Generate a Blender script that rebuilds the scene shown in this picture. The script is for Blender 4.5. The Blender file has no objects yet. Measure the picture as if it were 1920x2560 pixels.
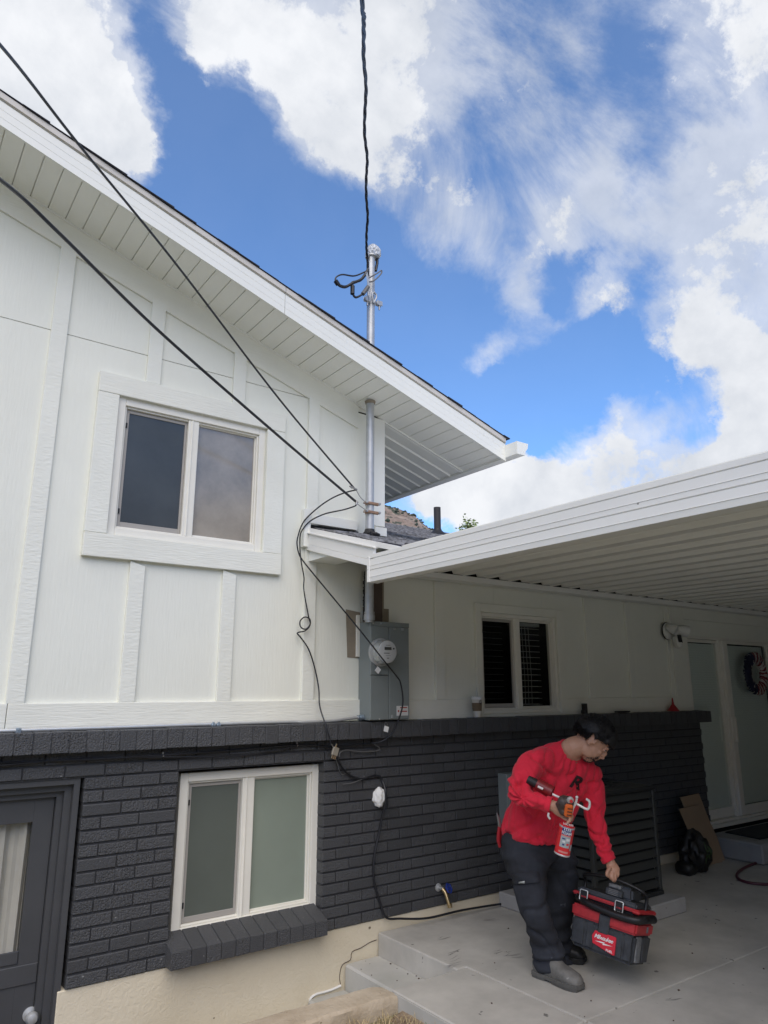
import bpy, bmesh, math, random
from mathutils import Vector, Matrix, noise, Euler
from mathutils.bvhtree import BVHTree
random.seed(7)
S = bpy.context.scene
COL = S.collection
R_ = math.radians

# ------------------------------------------------------------ camera (at the origin: z = 0 is eye level)
F, CX, CY = 1783.0, 960.0, 1280.0          # focal length and centre in pixels of the 1920 x 2560 photograph
PITCH = math.atan(440 / F); YAW = R_(35.85)
fw = Vector((math.sin(YAW)*math.cos(PITCH), math.cos(YAW)*math.cos(PITCH), math.sin(PITCH)))
rt = Vector((math.cos(YAW), -math.sin(YAW), 0))
up = rt.cross(fw)
cd = bpy.data.cameras.new('camera'); cam = bpy.data.objects.new('camera', cd); COL.objects.link(cam)
cam.matrix_world = Matrix((rt, up, -fw)).transposed().to_4x4()
cd.sensor_fit = 'VERTICAL'; cd.sensor_height = 24; cd.sensor_width = 18
cd.lens = 24 * F / 2560; cd.clip_start = .05; cd.clip_end = 6000
S.camera = cam

# ------------------------------------------------------------ light, exposure
SUN_ROT = R_(215)      # azimuth, clockwise from +Y
SUN_EL = R_(48)
SKY_STRENGTH = .12
SUN_STRENGTH = 1.75
EXPOSURE = .85
S.view_settings.view_transform = 'Standard'; S.view_settings.look = 'None'
S.view_settings.gamma = 1; S.view_settings.use_curve_mapping = False
S.view_settings.exposure = EXPOSURE
S.render.engine = 'CYCLES'
S.cycles.max_bounces = 8; S.cycles.diffuse_bounces = 5; S.cycles.transparent_max_bounces = 12
sd = bpy.data.lights.new('sun', 'SUN'); sd.energy = SUN_STRENGTH; sd.angle = R_(65); sd.color = (1, .88, .72)
sun = bpy.data.objects.new('sun', sd); COL.objects.link(sun)
sdir = Vector((math.sin(SUN_ROT)*math.cos(SUN_EL), math.cos(SUN_ROT)*math.cos(SUN_EL), math.sin(SUN_EL)))
sun.rotation_euler = (-sdir).to_track_quat('-Z', 'Y').to_euler()

def ray(x, y):
    return fw + rt*((x-CX)/F) - up*((y-CY)/F)
def W(x, y, Y):                 # pixel of the photograph -> point of the plane y = Y
    d = ray(x, y); return d*(Y/d.y)
def XP(x, y, X):
    d = ray(x, y); return d*(X/d.x)
def G(x, y, z):
    d = ray(x, y); return d*(z/d.z)
HF = Vector((math.sin(YAW), math.cos(YAW), 0))
def D(x, y, dep):               # point at horizontal distance dep in front of the viewpoint
    d = ray(x, y); return d*(dep/d.dot(HF))

# ------------------------------------------------------------ sky with clouds
wd = bpy.data.worlds.new('World'); S.world = wd; wd.use_nodes = True
nt = wd.node_tree; N = nt.nodes; L = nt.links
bg = N['Background']; bg.inputs['Strength'].default_value = SKY_STRENGTH
sky = N.new('ShaderNodeTexSky'); sky.sky_type = 'NISHITA'; sky.sun_disc = False
sky.sun_elevation = SUN_EL; sky.sun_rotation = SUN_ROT
sky.air_density = .75; sky.dust_density = 0; sky.ozone_density = 3.0; sky.altitude = 1500
tc = N.new('ShaderNodeTexCoord')
def wn(t, **k):
    n = N.new(t)
    for a, b in k.items(): setattr(n, a, b)
    return n
def wmath(op, a, b=None, clamp=False):
    n = wn('ShaderNodeMath', operation=op, use_clamp=clamp)
    for i, v in enumerate((a, b)):
        if v is None: continue
        if isinstance(v, (int, float)): n.inputs[i].default_value = v
        else: L.new(v, n.inputs[i])
    return n.outputs[0]
nrm = wn('ShaderNodeVectorMath', operation='NORMALIZE'); L.new(tc.outputs['Generated'], nrm.inputs[0])
DIRV = nrm.outputs[0]
def wnoise(scale, detail, rough=.55, dist=0, vec=None):
    n = wn('ShaderNodeTexNoise'); n.inputs['Scale'].default_value = scale; n.inputs['Detail'].default_value = detail
    n.inputs['Roughness'].default_value = rough; n.inputs['Distortion'].default_value = dist
    L.new(vec or DIRV, n.inputs['Vector']); return n
# warped lookup direction, so that the cloud edges are ragged
wz = wnoise(4.5, 8, .62)
wv = wn('ShaderNodeVectorMath', operation='SUBTRACT'); L.new(wz.outputs['Color'], wv.inputs[0]); wv.inputs[1].default_value = (.5, .5, .5)
ws = wn('ShaderNodeVectorMath', operation='SCALE'); L.new(wv.outputs[0], ws.inputs[0]); ws.inputs['Scale'].default_value = .22
wa = wn('ShaderNodeVectorMath', operation='ADD'); L.new(DIRV, wa.inputs[0]); L.new(ws.outputs[0], wa.inputs[1])
wnm = wn('ShaderNodeVectorMath', operation='NORMALIZE'); L.new(wa.outputs[0], wnm.inputs[0]); WV = wnm.outputs[0]
# (photo x, photo y, radius px, weight) of the cloud masses seen; directions in the real sky
blobs = [(30,30,330,.95),(110,280,260,.85),(230,330,90,.3),
  (620,10,200,.42),(840,70,290,.36),(1150,90,250,.34),(880,280,220,.36),(790,400,130,.28),(950,440,90,.2),
  (1840,40,160,.45),(1560,300,300,.26),(1330,570,220,.28),(1120,610,110,.16),(1500,610,130,.25),
  (1900,430,160,.56),(1700,590,140,.36),(1870,750,160,.62),(1640,930,120,.5),(1800,900,90,.3),
  (1190,850,70,.42),(1500,790,90,.42),(1340,670,80,.25),(1300,930,150,.14),
  (1800,1110,230,.75),(1480,1190,130,.75),(1230,1260,130,.95),(1090,1250,80,.4),(1900,1020,150,.4),
  (640,760,330,-.7),(1000,930,230,-.55),(450,600,220,-.6),(380,160,120,-.5),(1370,1030,130,-.6),(1500,880,100,-.45),(1250,1050,110,-.5),(1720,990,110,-.45),(1420,700,80,-.3),(600,260,110,-.3),
  (1130,740,110,-.2),(1520,880,100,-.5),(1250,1040,110,-.5),(1700,1000,100,-.35),(1430,700,70,-.3),(1650,460,110,-.35),(1090,1130,90,-.4),(1300,330,160,-.25),(1650,150,150,-.25),(1560,980,80,-.2)]
acc = None
for (x, y, rad, w) in blobs:
    c = ray(x, y).normalized(); e = ray(x + rad*.7071, y + rad*.7071).normalized()
    dt = wn('ShaderNodeVectorMath', operation='DOT_PRODUCT'); L.new(WV, dt.inputs[0]); dt.inputs[1].default_value = c
    mr = wn('ShaderNodeMapRange', interpolation_type='SMOOTHSTEP')
    mr.inputs['From Min'].default_value = max(-1, 1-(1-c.dot(e))*1.9); mr.inputs['From Max'].default_value = 1-(1-c.dot(e))*.12
    mr.inputs['To Max'].default_value = w; L.new(dt.outputs['Value'], mr.inputs['Value'])
    acc = mr.outputs[0] if acc is None else wmath('ADD', acc, mr.outputs[0])
big = wnoise(2.6, 3, .5)
fine = wnoise(6.0, 13, .68, .1)
vf_ = wnoise(17, 8, .6, .1)
# stretched layer for the wispy veils
mp = wn('ShaderNodeMapping'); mp.inputs['Rotation'].default_value = (R_(25), R_(-30), R_(20)); mp.inputs['Scale'].default_value = (2.6, 7.5, 4.5)
L.new(DIRV, mp.inputs['Vector'])
wisp = wnoise(1.0, 10, .66, .5, mp.outputs[0])
dens = wmath('ADD', wmath('MULTIPLY', fine.outputs[0], 2.7), acc)
dens = wmath('ADD', dens, wmath('MULTIPLY', big.outputs[0], .35))
dens = wmath('ADD', dens, wmath('MULTIPLY', wisp.outputs[0], .40))
dens = wmath('ADD', dens, wmath('MULTIPLY', vf_.outputs[0], .55))
dens = wmath('ADD', dens, -2.06)        # all four noises are centred on zero, with a little cover everywhere
cm = wn('ShaderNodeMapRange', interpolation_type='SMOOTHSTEP'); L.new(dens, cm.inputs['Value'])
cm.inputs['From Min'].default_value = .16; cm.inputs['From Max'].default_value = .70
veil = wn('ShaderNodeMapRange', interpolation_type='SMOOTHSTEP'); L.new(wmath('ADD', wmath('MULTIPLY', wisp.outputs[0], 1.35), wmath('MULTIPLY', acc, .6)), veil.inputs['Value'])
veil.inputs['From Min'].default_value = .60; veil.inputs['From Max'].default_value = 1.10; veil.inputs['To Max'].default_value = .66
cov = wmath('MAXIMUM', cm.outputs[0], wmath('ADD', veil.outputs[0], .06))
shade = wnoise(3.4, 9, .58, .3)
cr = wn('ShaderNodeValToRGB'); L.new(wmath('ADD', wmath('MULTIPLY', shade.outputs[0], .9), wmath('MULTIPLY', vf_.outputs[0], .35)), cr.inputs[0])
CL = 4.35
cr.color_ramp.elements[0].position = .46; cr.color_ramp.elements[0].color = (.70*CL, .74*CL, .81*CL, 1)
cr.color_ramp.elements[1].position = .72; cr.color_ramp.elements[1].color = (.98*CL, 1.0*CL, 1.04*CL, 1)
# a little deeper blue than the raw model, as the phone renders it
tint = wn('ShaderNodeMix', data_type='RGBA', blend_type='MULTIPLY'); tint.inputs[0].default_value = 1
L.new(sky.outputs[0], tint.inputs[6]); tint.inputs[7].default_value = (.86, 1.2, 1.4, 1)
mx = wn('ShaderNodeMix', data_type='RGBA'); L.new(cov, mx.inputs[0]); L.new(tint.outputs[2], mx.inputs[6]); L.new(cr.outputs[0], mx.inputs[7])
L.new(mx.outputs[2], bg.inputs[0])
wd.cycles.sampling_method = 'MANUAL'; wd.cycles.sample_map_resolution = 512

# ------------------------------------------------------------ materials
MATS = {}
def mat(name, col, rough=.6, metal=0, bump=None, var=0, varscale=3, spec=.5, stretch=None, rnd=0, coat=0, sheen=0):
    """col: base colour; bump=(scale, strength, distance[, detail]); var: brightness variation; rnd: per-object variation."""
    m = bpy.data.materials.new(name); m.use_nodes = True; n = m.node_tree.nodes; l = m.node_tree.links
    b = n['Principled BSDF']; b.inputs['Roughness'].default_value = rough; b.inputs['Metallic'].default_value = metal
    b.inputs['Base Color'].default_value = (*col, 1); b.inputs['Specular IOR Level'].default_value = spec
    if coat: b.inputs['Coat Weight'].default_value = coat
    if sheen: b.inputs['Sheen Weight'].default_value = sheen
    g = n.new('ShaderNodeNewGeometry'); vec = g.outputs['Position']
    if stretch:
        mpn = n.new('ShaderNodeMapping'); mpn.inputs['Scale'].default_value = stretch; l.new(vec, mpn.inputs['Vector']); svec = mpn.outputs[0]
    else: svec = vec
    hs = None
    if var or rnd:
        t = n.new('ShaderNodeTexNoise'); t.inputs['Scale'].default_value = varscale; t.inputs['Detail'].default_value = 6; t.inputs['Roughness'].default_value = .65
        l.new(vec, t.inputs['Vector'])
        r = n.new('ShaderNodeMapRange'); l.new(t.outputs[0], r.inputs[0]); r.inputs[1].default_value = .3; r.inputs[2].default_value = .7
        r.inputs[3].default_value = 1-var; r.inputs[4].default_value = 1+var
        val = r.outputs[0]
        if rnd:
            oi = n.new('ShaderNodeObjectInfo'); r2 = n.new('ShaderNodeMapRange'); l.new(oi.outputs['Random'], r2.inputs[0]); r2.inputs[3].default_value = 1-rnd; r2.inputs[4].default_value = 1+rnd
            mm = n.new('ShaderNodeMath'); mm.operation = 'MULTIPLY'; l.new(val, mm.inputs[0]); l.new(r2.outputs[0], mm.inputs[1]); val = mm.outputs[0]
        hs = n.new('ShaderNodeHueSaturation'); hs.inputs['Color'].default_value = (*col, 1); l.new(val, hs.inputs['Value']); l.new(hs.outputs[0], b.inputs['Base Color'])
    if bump:
        t = n.new('ShaderNodeTexNoise'); t.inputs['Scale'].default_value = bump[0]; t.inputs['Detail'].default_value = bump[3] if len(bump) > 3 else 5
        l.new(svec, t.inputs['Vector']); bn = n.new('ShaderNodeBump'); bn.inputs['Strength'].default_value = bump[1]; bn.inputs['Distance'].default_value = bump[2]
        l.new(t.outputs[0], bn.inputs['Height']); l.new(bn.outputs[0], b.inputs['Normal'])
    MATS[name] = m; return m

white = (.78, .785, .70)
M_siding = mat('siding_paint', white, .55, bump=(14, .35, .004, 8), stretch=(5, 5, .6), var=.035, varscale=1.6)
M_batten = mat('batten_paint', (.78, .785, .705), .5, bump=(26, .55, .005, 8), stretch=(.9, .9, 3.2), var=.03)
M_board = mat('trim_board_paint', (.78, .78, .695), .5, bump=(20, .45, .005, 8), stretch=(.6, .6, 6), var=.04)
M_smooth = mat('white_aluminium', (.78, .785, .73), .38, bump=(30, .05, .002), var=.015)
M_beam = mat('patio_aluminium', (.79, .785, .75), .35, var=.02, varscale=5)
M_soffit = mat('soffit_vinyl', (.82, .825, .77), .5, var=.02)
M_groove = mat('soffit_groove', (.72, .72, .68), .6)
M_pan = mat('patio_pan', (.78, .77, .71), .42, var=.04, varscale=4)
M_drip = mat('drip_edge', (.58, .55, .50), .45)
M_vinyl = mat('window_vinyl', (.78, .76, .68), .4, var=.03, varscale=8)
M_screenframe = mat('screen_frame', (.36, .34, .31), .5)
M_dark = mat('dark_gap', (.006, .006, .007), .9)  # near-black stands in for the shade in gaps and unlit rooms
M_tan = mat('unpainted_siding', (.26, .22, .165), .75, bump=(20, .5, .004), var=.12, varscale=9)
M_brownb = mat('brown_board', (.085, .06, .045), .8, bump=(30, .5, .004), var=.2)
M_galv = mat('galvanised_steel', (.47, .48, .48), .45, .45, bump=(40, .1, .001), var=.12, varscale=14)
M_emt = mat('thin_conduit_steel', (.55, .56, .55), .35, .5, var=.08, varscale=9)
M_rust = mat('rusty_strap', (.32, .2, .13), .6, .4, var=.3, varscale=40)
M_cable = mat('black_cable', (.012, .013, .017), .45)
M_greycable = mat('grey_cable', (.12, .12, .12), .5)
M_wire = mat('bare_wire', (.3, .3, .3), .35, .8)
M_panelgrey = mat('enclosure_grey', (.19, .215, .21), .45, bump=(60, .05, .001), var=.05, varscale=6)
M_darkpaint = mat('charcoal_door_paint', (.062, .064, .068), .42, bump=(25, .3, .002), stretch=(3, 3, .5), var=.08, varscale=4)
M_frost = mat('frosted_glass', (.235, .275, .225), .28, spec=.6, var=.07, varscale=1.6)
M_curtain = mat('curtain', (.62, .60, .55), .9, var=.08, varscale=6)
M_foam = mat('spray_foam', (.8, .8, .77), .9, bump=(50, .6, .006))
M_shingle = mat('asphalt_shingle', (.21, .21, .215), .95, bump=(90, .8, .006), var=.7, varscale=18)
M_roofedge = mat('shingle_edge', (.03, .032, .045), .9)
M_red = mat('red_paint', (.5, .03, .03), .5)
M_funnel = mat('red_plastic', (.32, .012, .02), .4)
M_blueh = mat('blue_handle', (.01, .03, .22), .45)
M_brass = mat('brass', (.45, .34, .18), .35, .9)
M_acdark = mat('condenser_steel', (.028, .03, .03), .42, .2, var=.1)
M_acslat = mat('condenser_slat', (.05, .053, .05), .4, .2)
M_cardboard = mat('cardboard', (.30, .21, .13), .85, var=.06, bump=(25, .1, .002))
M_black = mat('black_rubber', (.012, .012, .013), .6, bump=(40, .2, .002))
M_hose = mat('maroon_hose', (.09, .02, .03), .45)
M_mat = mat('door_mat', (.02, .022, .022), .95, bump=(200, .6, .004))
M_vent = mat('vent_pipe', (.035, .032, .032), .7)
M_white = mat('plain_white', (.78, .78, .76), .5)
M_camwhite = mat('lamp_white', (.72, .72, .68), .4)
M_label = mat('label_white', (.6, .6, .58), .5)
M_meterface = mat('meter_face', (.50, .51, .50), .3, coat=.5)
M_glasscap = mat('meter_cover', (.38, .40, .40), .12, .35, coat=1)
M_cup = mat('paper_cup', (.62, .60, .54), .7); M_sleeve = mat('kraft_sleeve', (.17, .125, .08), .9)
M_conc = None

def brick_mat():
    m = mat('charcoal_painted_brick', (.066, .068, .072), .5, spec=.5)
    n = m.node_tree.nodes; l = m.node_tree.links; b = n['Principled BSDF']
    g = n.new('ShaderNodeNewGeometry'); oi = n.new('ShaderNodeObjectInfo')
    mp1 = n.new('ShaderNodeMapping'); mp1.inputs['Scale'].default_value = (1, 1, .12); l.new(g.outputs['Position'], mp1.inputs[0])
    t1 = n.new('ShaderNodeTexNoise'); t1.inputs['Scale'].default_value = 190; t1.inputs['Detail'].default_value = 3; l.new(mp1.outputs[0], t1.inputs[0])
    t2 = n.new('ShaderNodeTexNoise'); t2.inputs['Scale'].default_value = 120; t2.inputs['Detail'].default_value = 4; l.new(g.outputs['Position'], t2.inputs[0])
    pit = n.new('ShaderNodeMapRange'); l.new(t2.outputs[0], pit.inputs[0]); pit.inputs[1].default_value = .3; pit.inputs[2].default_value = .55
    a = n.new('ShaderNodeMath'); a.operation = 'MULTIPLY_ADD'; l.new(t1.outputs[0], a.inputs[0]); a.inputs[1].default_value = 1.5; l.new(pit.outputs[0], a.inputs[2])
    # some bricks rough, some nearly smooth
    rr = n.new('ShaderNodeMapRange'); l.new(oi.outputs['Random'], rr.inputs[0]); rr.inputs[3].default_value = .25; rr.inputs[4].default_value = .95
    bn = n.new('ShaderNodeBump'); bn.inputs['Distance'].default_value = .008; l.new(a.outputs[0], bn.inputs['Height']); l.new(rr.outputs[0], bn.inputs['Strength']); l.new(bn.outputs[0], b.inputs['Normal'])
    r2 = n.new('ShaderNodeMapRange'); l.new(oi.outputs['Random'], r2.inputs[0]); r2.inputs[3].default_value = .80; r2.inputs[4].default_value = 1.22
    # sparse pale paint specks, more of them near the ground
    t3 = n.new('ShaderNodeTexNoise'); t3.inputs['Scale'].default_value = 55; t3.inputs['Detail'].default_value = 2; l.new(g.outputs['Position'], t3.inputs[0])
    sx = n.new('ShaderNodeSeparateXYZ'); l.new(g.outputs['Position'], sx.inputs[0])
    hz = n.new('ShaderNodeMapRange'); l.new(sx.outputs[2], hz.inputs[0]); hz.inputs[1].default_value = -1.5; hz.inputs[2].default_value = -.9; hz.inputs[3].default_value = .735; hz.inputs[4].default_value = .80
    gt = n.new('ShaderNodeMath'); gt.operation = 'GREATER_THAN'; l.new(t3.outputs[0], gt.inputs[0]); l.new(hz.outputs[0], gt.inputs[1])
    hs = n.new('ShaderNodeHueSaturation'); hs.inputs['Color'].default_value = (.066, .068, .072, 1); l.new(r2.outputs[0], hs.inputs['Value'])
    mx = n.new('ShaderNodeMix'); mx.data_type = 'RGBA'; l.new(gt.outputs[0], mx.inputs[0]); l.new(hs.outputs[0], mx.inputs[6]); mx.inputs[7].default_value = (.3, .3, .29, 1)
    l.new(mx.outputs[2], b.inputs['Base Color'])
    return m
M_brick = brick_mat()
M_mortar = mat('charcoal_mortar', (.042, .043, .047), .75, bump=(60, .5, .004), var=.1)

def layered(name, col1, col2, scale, rough, bumps, speck=None, spcol=(.1, .1, .1), sp_t=.72, sp_s=40):
    m = bpy.data.materials.new(name); m.use_nodes = True; n = m.node_tree.nodes; l = m.node_tree.links
    b = n['Principled BSDF']; b.inputs['Roughness'].default_value = rough
    g = n.new('ShaderNodeNewGeometry'); P = g.outputs['Position']
    t = n.new('ShaderNodeTexNoise'); t.inputs['Scale'].default_value = scale; t.inputs['Detail'].default_value = 9; t.inputs['Roughness'].default_value = .62; l.new(P, t.inputs[0])
    r = n.new('ShaderNodeMapRange'); l.new(t.outputs[0], r.inputs[0]); r.inputs[1].default_value = .32; r.inputs[2].default_value = .68
    mx = n.new('ShaderNodeMix'); mx.data_type = 'RGBA'; l.new(r.outputs[0], mx.inputs[0]); mx.inputs[6].default_value = (*col1, 1); mx.inputs[7].default_value = (*col2, 1)
    out = mx.outputs[2]
    t2 = n.new('ShaderNodeTexNoise'); t2.inputs['Scale'].default_value = sp_s; t2.inputs['Detail'].default_value = 3; l.new(P, t2.inputs[0])
    gt = n.new('ShaderNodeMapRange'); l.new(t2.outputs[0], gt.inputs[0]); gt.inputs[1].default_value = sp_t; gt.inputs[2].default_value = sp_t+.03
    m2 = n.new('ShaderNodeMix'); m2.data_type = 'RGBA'; l.new(gt.outputs[0], m2.inputs[0]); l.new(out, m2.inputs[6]); m2.inputs[7].default_value = (*spcol, 1)
    l.new(m2.outputs[2], b.inputs['Base Color'])
    prev = None
    for (sc, st, di, strch) in bumps:
        tt = n.new('ShaderNodeTexNoise'); tt.inputs['Scale'].default_value = sc; tt.inputs['Detail'].default_value = 6; tt.inputs['Distortion'].default_value = strch
        l.new(P, tt.inputs[0]); bn = n.new('ShaderNodeBump'); bn.inputs['Strength'].default_value = st; bn.inputs['Distance'].default_value = di
        l.new(tt.outputs[0], bn.inputs['Height'])
        if prev: l.new(prev, bn.inputs['Normal'])
        prev = bn.outputs[0]
    l.new(prev, b.inputs['Normal']); return m
M_conc = layered('concrete', (.37, .355, .32), (.52, .50, .45), 2.6, .8, [(120, .3, .002, 0), (6, .25, .01, 0)], spcol=(.17, .165, .15), sp_t=.71, sp_s=16)
M_step = layered('smooth_concrete', (.40, .40, .365), (.50, .49, .455), 3.5, .8, [(90, .25, .002, 0)], spcol=(.2, .2, .19), sp_t=.76, sp_s=30)
M_stucco = layered('foundation_stucco', (.62, .55, .41), (.74, .67, .52), 1.6, .85, [(22, .5, .006, 2.5), (70, .3, .003, 0)], spcol=(.18, .14, .09), sp_t=.74, sp_s=13)
M_curb = layered('old_curb_concrete', (.36, .29, .205), (.55, .47, .36), 5, .95, [(60, .7, .006, 0), (14, .5, .012, 0)], spcol=(.2, .15, .1), sp_t=.7, sp_s=30)
M_dirt = layered('dry_soil', (.20, .145, .095), (.32, .25, .17), 4, 1, [(40, 1, .02, 0)], spcol=(.1, .07, .05), sp_t=.66, sp_s=40)
M_lawn = layered('yard_ground', (.13, .14, .06), (.27, .24, .15), .6, 1, [(20, 1, .03, 0)], spcol=(.1, .09, .05), sp_t=.66, sp_s=12)
M_hill = layered('dry_hillside', (.24, .165, .12), (.44, .33, .25), .05, 1, [(.08, 1, 10, .5), (.3, 1, 4, 0)], spcol=(.10, .105, .07), sp_t=.58, sp_s=.12)
M_shrub = mat('sage_shrub', (.06, .075, .05), .95, var=.3, varscale=.3)
M_stoop = layered('stoop_concrete', (.30, .29, .27), (.38, .37, .35), 4, .85, [(80, .4, .003, 0)])

def glass(name, tint, rough=.02, fac=1.0):
    m = bpy.data.materials.new(name); m.use_nodes = True; n = m.node_tree.nodes; l = m.node_tree.links
    n.remove(n['Principled BSDF']); o = n['Material Output']
    tr = n.new('ShaderNodeBsdfTransparent'); tr.inputs[0].default_value = (*[t**.5 for t in tint], 1)
    gl = n.new('ShaderNodeBsdfGlossy'); gl.inputs['Roughness'].default_value = rough
    fr = n.new('ShaderNodeFresnel'); fr.inputs[0].default_value = 1.5
    mu = n.new('ShaderNodeMath'); mu.operation = 'MULTIPLY'; mu.use_clamp = True; mu.inputs[1].default_value = fac; l.new(fr.outputs[0], mu.inputs[0])
    g = n.new('ShaderNodeNewGeometry'); iv = n.new('ShaderNodeMath'); iv.operation = 'SUBTRACT'; iv.inputs[0].default_value = 1; l.new(g.outputs['Backfacing'], iv.inputs[1])
    m3 = n.new('ShaderNodeMath'); m3.operation = 'MULTIPLY'; l.new(mu.outputs[0], m3.inputs[0]); l.new(iv.outputs[0], m3.inputs[1]); mu = m3
    ms = n.new('ShaderNodeMixShader'); l.new(mu.outputs[0], ms.inputs[0]); l.new(tr.outputs[0], ms.inputs[1]); l.new(gl.outputs[0], ms.inputs[2])
    l.new(ms.outputs[0], o.inputs[0]); return m
M_glass = glass('clear_glass', (.9, .92, .9), .02, .6)
M_doorglass = glass('sliding_door_glass', (.92, .95, .93), .03, 2.4)
M_screen = mat('insect_screen', (.052, .058, .058), .3, spec=.7, var=.2, varscale=3)
M_dusty = mat('dusty_pane', (.27, .245, .205), .14, spec=1.0, var=.28, varscale=3.2)
M_blind = mat('blind_slats', (.30, .31, .30), .6)
M_blindfaint = mat('blind_slats_behind_screen', (.5, .52, .54), .6)
M_paleblind = mat('closed_blind', (.80, .85, .80), .6)

# ------------------------------------------------------------ geometry helpers
class MB:
    def __init__(s): s.v = []; s.f = []; s.m = []
    def add(s, vs, fs, mi=0, M=None):
        o = len(s.v); s.v += [tuple(M @ Vector(q)) if M else tuple(q) for q in vs]; s.f += [tuple(i+o for i in f) for f in fs]; s.m += [mi]*len(fs); return s
    def box(s, x0, x1, y0, y1, z0, z1, mi=0, M=None):
        vs = [(x0,y0,z0),(x1,y0,z0),(x1,y1,z0),(x0,y1,z0),(x0,y0,z1),(x1,y0,z1),(x1,y1,z1),(x0,y1,z1)]
        return s.add(vs, [(0,3,2,1),(4,5,6,7),(0,1,5,4),(1,2,6,5),(2,3,7,6),(3,0,4,7)], mi, M)
    def bbox(s, x0, x1, y0, y1, z0, z1, b=.003, mi=0, M=None):       # box with chamfered edges
        bm = bmesh.new(); bmesh.ops.create_cube(bm, size=1)
        for v in bm.verts: v.co = Vector(((x0+x1)/2+v.co.x*(x1-x0), (y0+y1)/2+v.co.y*(y1-y0), (z0+z1)/2+v.co.z*(z1-z0)))
        bmesh.ops.bevel(bm, geom=bm.edges[:], offset=b, segments=1, affect='EDGES')
        bm.verts.index_update(); s.add([v.co[:] for v in bm.verts], [[v.index for v in f.verts] for f in bm.faces], mi, M); bm.free(); return s
    def prism(s, poly, fn, d0, d1, mi=0):        # poly of (a,b); fn(a,b,d)->xyz
        n = len(poly); vs = [fn(a, b, d0) for a, b in poly]+[fn(a, b, d1) for a, b in poly]
        return s.add(vs, [tuple(range(n))[::-1], tuple(range(n, 2*n))]+[(i, (i+1) % n, n+(i+1) % n, n+i) for i in range(n)], mi)
    def tube(s, pts, r, seg=8, mi=0, cap=True):
        pts = [Vector(p) for p in pts]; n = len(pts); rs = r if isinstance(r, (list, tuple)) else [r]*n
        t0 = (pts[1]-pts[0]).normalized(); a = Vector((0, 0, 1)) if abs(t0.z) < .9 else Vector((1, 0, 0)); u = t0.cross(a).normalized()
        vs = []
        for i, p in enumerate(pts):
            t = (pts[min(i+1, n-1)]-pts[max(i-1, 0)]).normalized(); u = (u-t*u.dot(t)).normalized(); w = t.cross(u)
            for k in range(seg):
                an = 2*math.pi*k/seg; vs.append(p+(u*math.cos(an)+w*math.sin(an))*rs[i])
        fs = [(i*seg+k, i*seg+(k+1) % seg, (i+1)*seg+(k+1) % seg, (i+1)*seg+k) for i in range(n-1) for k in range(seg)]
        if cap: fs += [tuple(range(seg))[::-1], tuple(range((n-1)*seg, n*seg))]
        return s.add(vs, fs, mi)
    def lathe(s, prof, M, seg=24, mi=0):          # prof (r, z)
        vs = []; fs = []
        for r, z in prof:
            for k in range(seg):
                an = 2*math.pi*k/seg; vs.append((r*math.cos(an), r*math.sin(an), z))
        n = len(prof)
        fs = [(i*seg+k, i*seg+(k+1) % seg, (i+1)*seg+(k+1) % seg, (i+1)*seg+k) for i in range(n-1) for k in range(seg)]
        fs += [tuple(range(seg))[::-1], tuple(range((n-1)*seg, n*seg))]
        return s.add(vs, fs, mi, M)
    def build(s, name, mats, parent=None, smooth=False, kind=None, bevel=0):
        me = bpy.data.meshes.new(name); me.from_pydata(s.v, [], s.f)
        if not isinstance(mats, (list, tuple)): mats = [mats]
        for m in mats: me.materials.append(m)
        me.polygons.foreach_set('material_index', s.m)
        me.update()
        if smooth: smooth_me(me, smooth if isinstance(smooth, (int, float)) and not isinstance(smooth, bool) else 40)
        o = bpy.data.objects.new(name, me); COL.objects.link(o)
        if parent: o.parent = parent
        if kind: o['kind'] = kind
        if bevel:
            md = o.modifiers.new('b', 'BEVEL'); md.width = bevel; md.segments = 2; md.limit_method = 'ANGLE'; md.angle_limit = R_(40)
        return o
def smooth_me(me, ang=40):
    bm = bmesh.new(); bm.from_mesh(me)
    bmesh.ops.recalc_face_normals(bm, faces=bm.faces)
    for f in bm.faces: f.smooth = True
    for e in bm.edges:
        if len(e.link_faces) == 2 and e.calc_face_angle(0) > R_(ang): e.smooth = False
    bm.to_mesh(me); bm.free()
def tag(o, label=None, cat=None, group=None, kind=None):
    if label: o['label'] = label
    if cat: o['category'] = cat
    if group: o['group'] = group
    if kind: o['kind'] = kind
    return o
def empty(name, loc=(0, 0, 0), label=None, cat=None, group=None):
    o = bpy.data.objects.new(name, None); COL.objects.link(o); o.empty_display_size = .1
    return tag(o, label, cat, group)
def under(o, root):       # parent keeping world place
    o.parent = root; o.matrix_parent_inverse = Matrix.Translation(root.location).inverted(); return o
def inst(name, me, parent, M=None):
    o = bpy.data.objects.new(name, me); COL.objects.link(o); o.parent = parent
    if M is not None: o.matrix_world = M if parent is None else M
    return o
def cr_pts(pts, n=6):     # Catmull-Rom through the points (tuples of any length)
    P = [list(p) for p in pts]; P = [P[0]]+P+[P[-1]]; out = []
    for i in range(1, len(P)-2):
        for k in range(n):
            t = k/n; out.append([.5*((2*b)+(-a+c)*t+(2*a-5*b+4*c-d)*t*t+(-a+3*b-3*c+d)*t**3) for a, b, c, d in zip(P[i-1], P[i], P[i+1], P[i+2])])
    out.append(P[-2]); return out
def cable(name, pts, r, m, label=None, cat='cable', n=8, seg=6, parent=None):
    p = [Vector(q) for q in cr_pts([tuple(a) for a in pts], n)]
    o = MB().tube(p, r, seg).build(name, m, parent, smooth=True); 
    if label: tag(o, label, cat)
    return o
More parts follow.
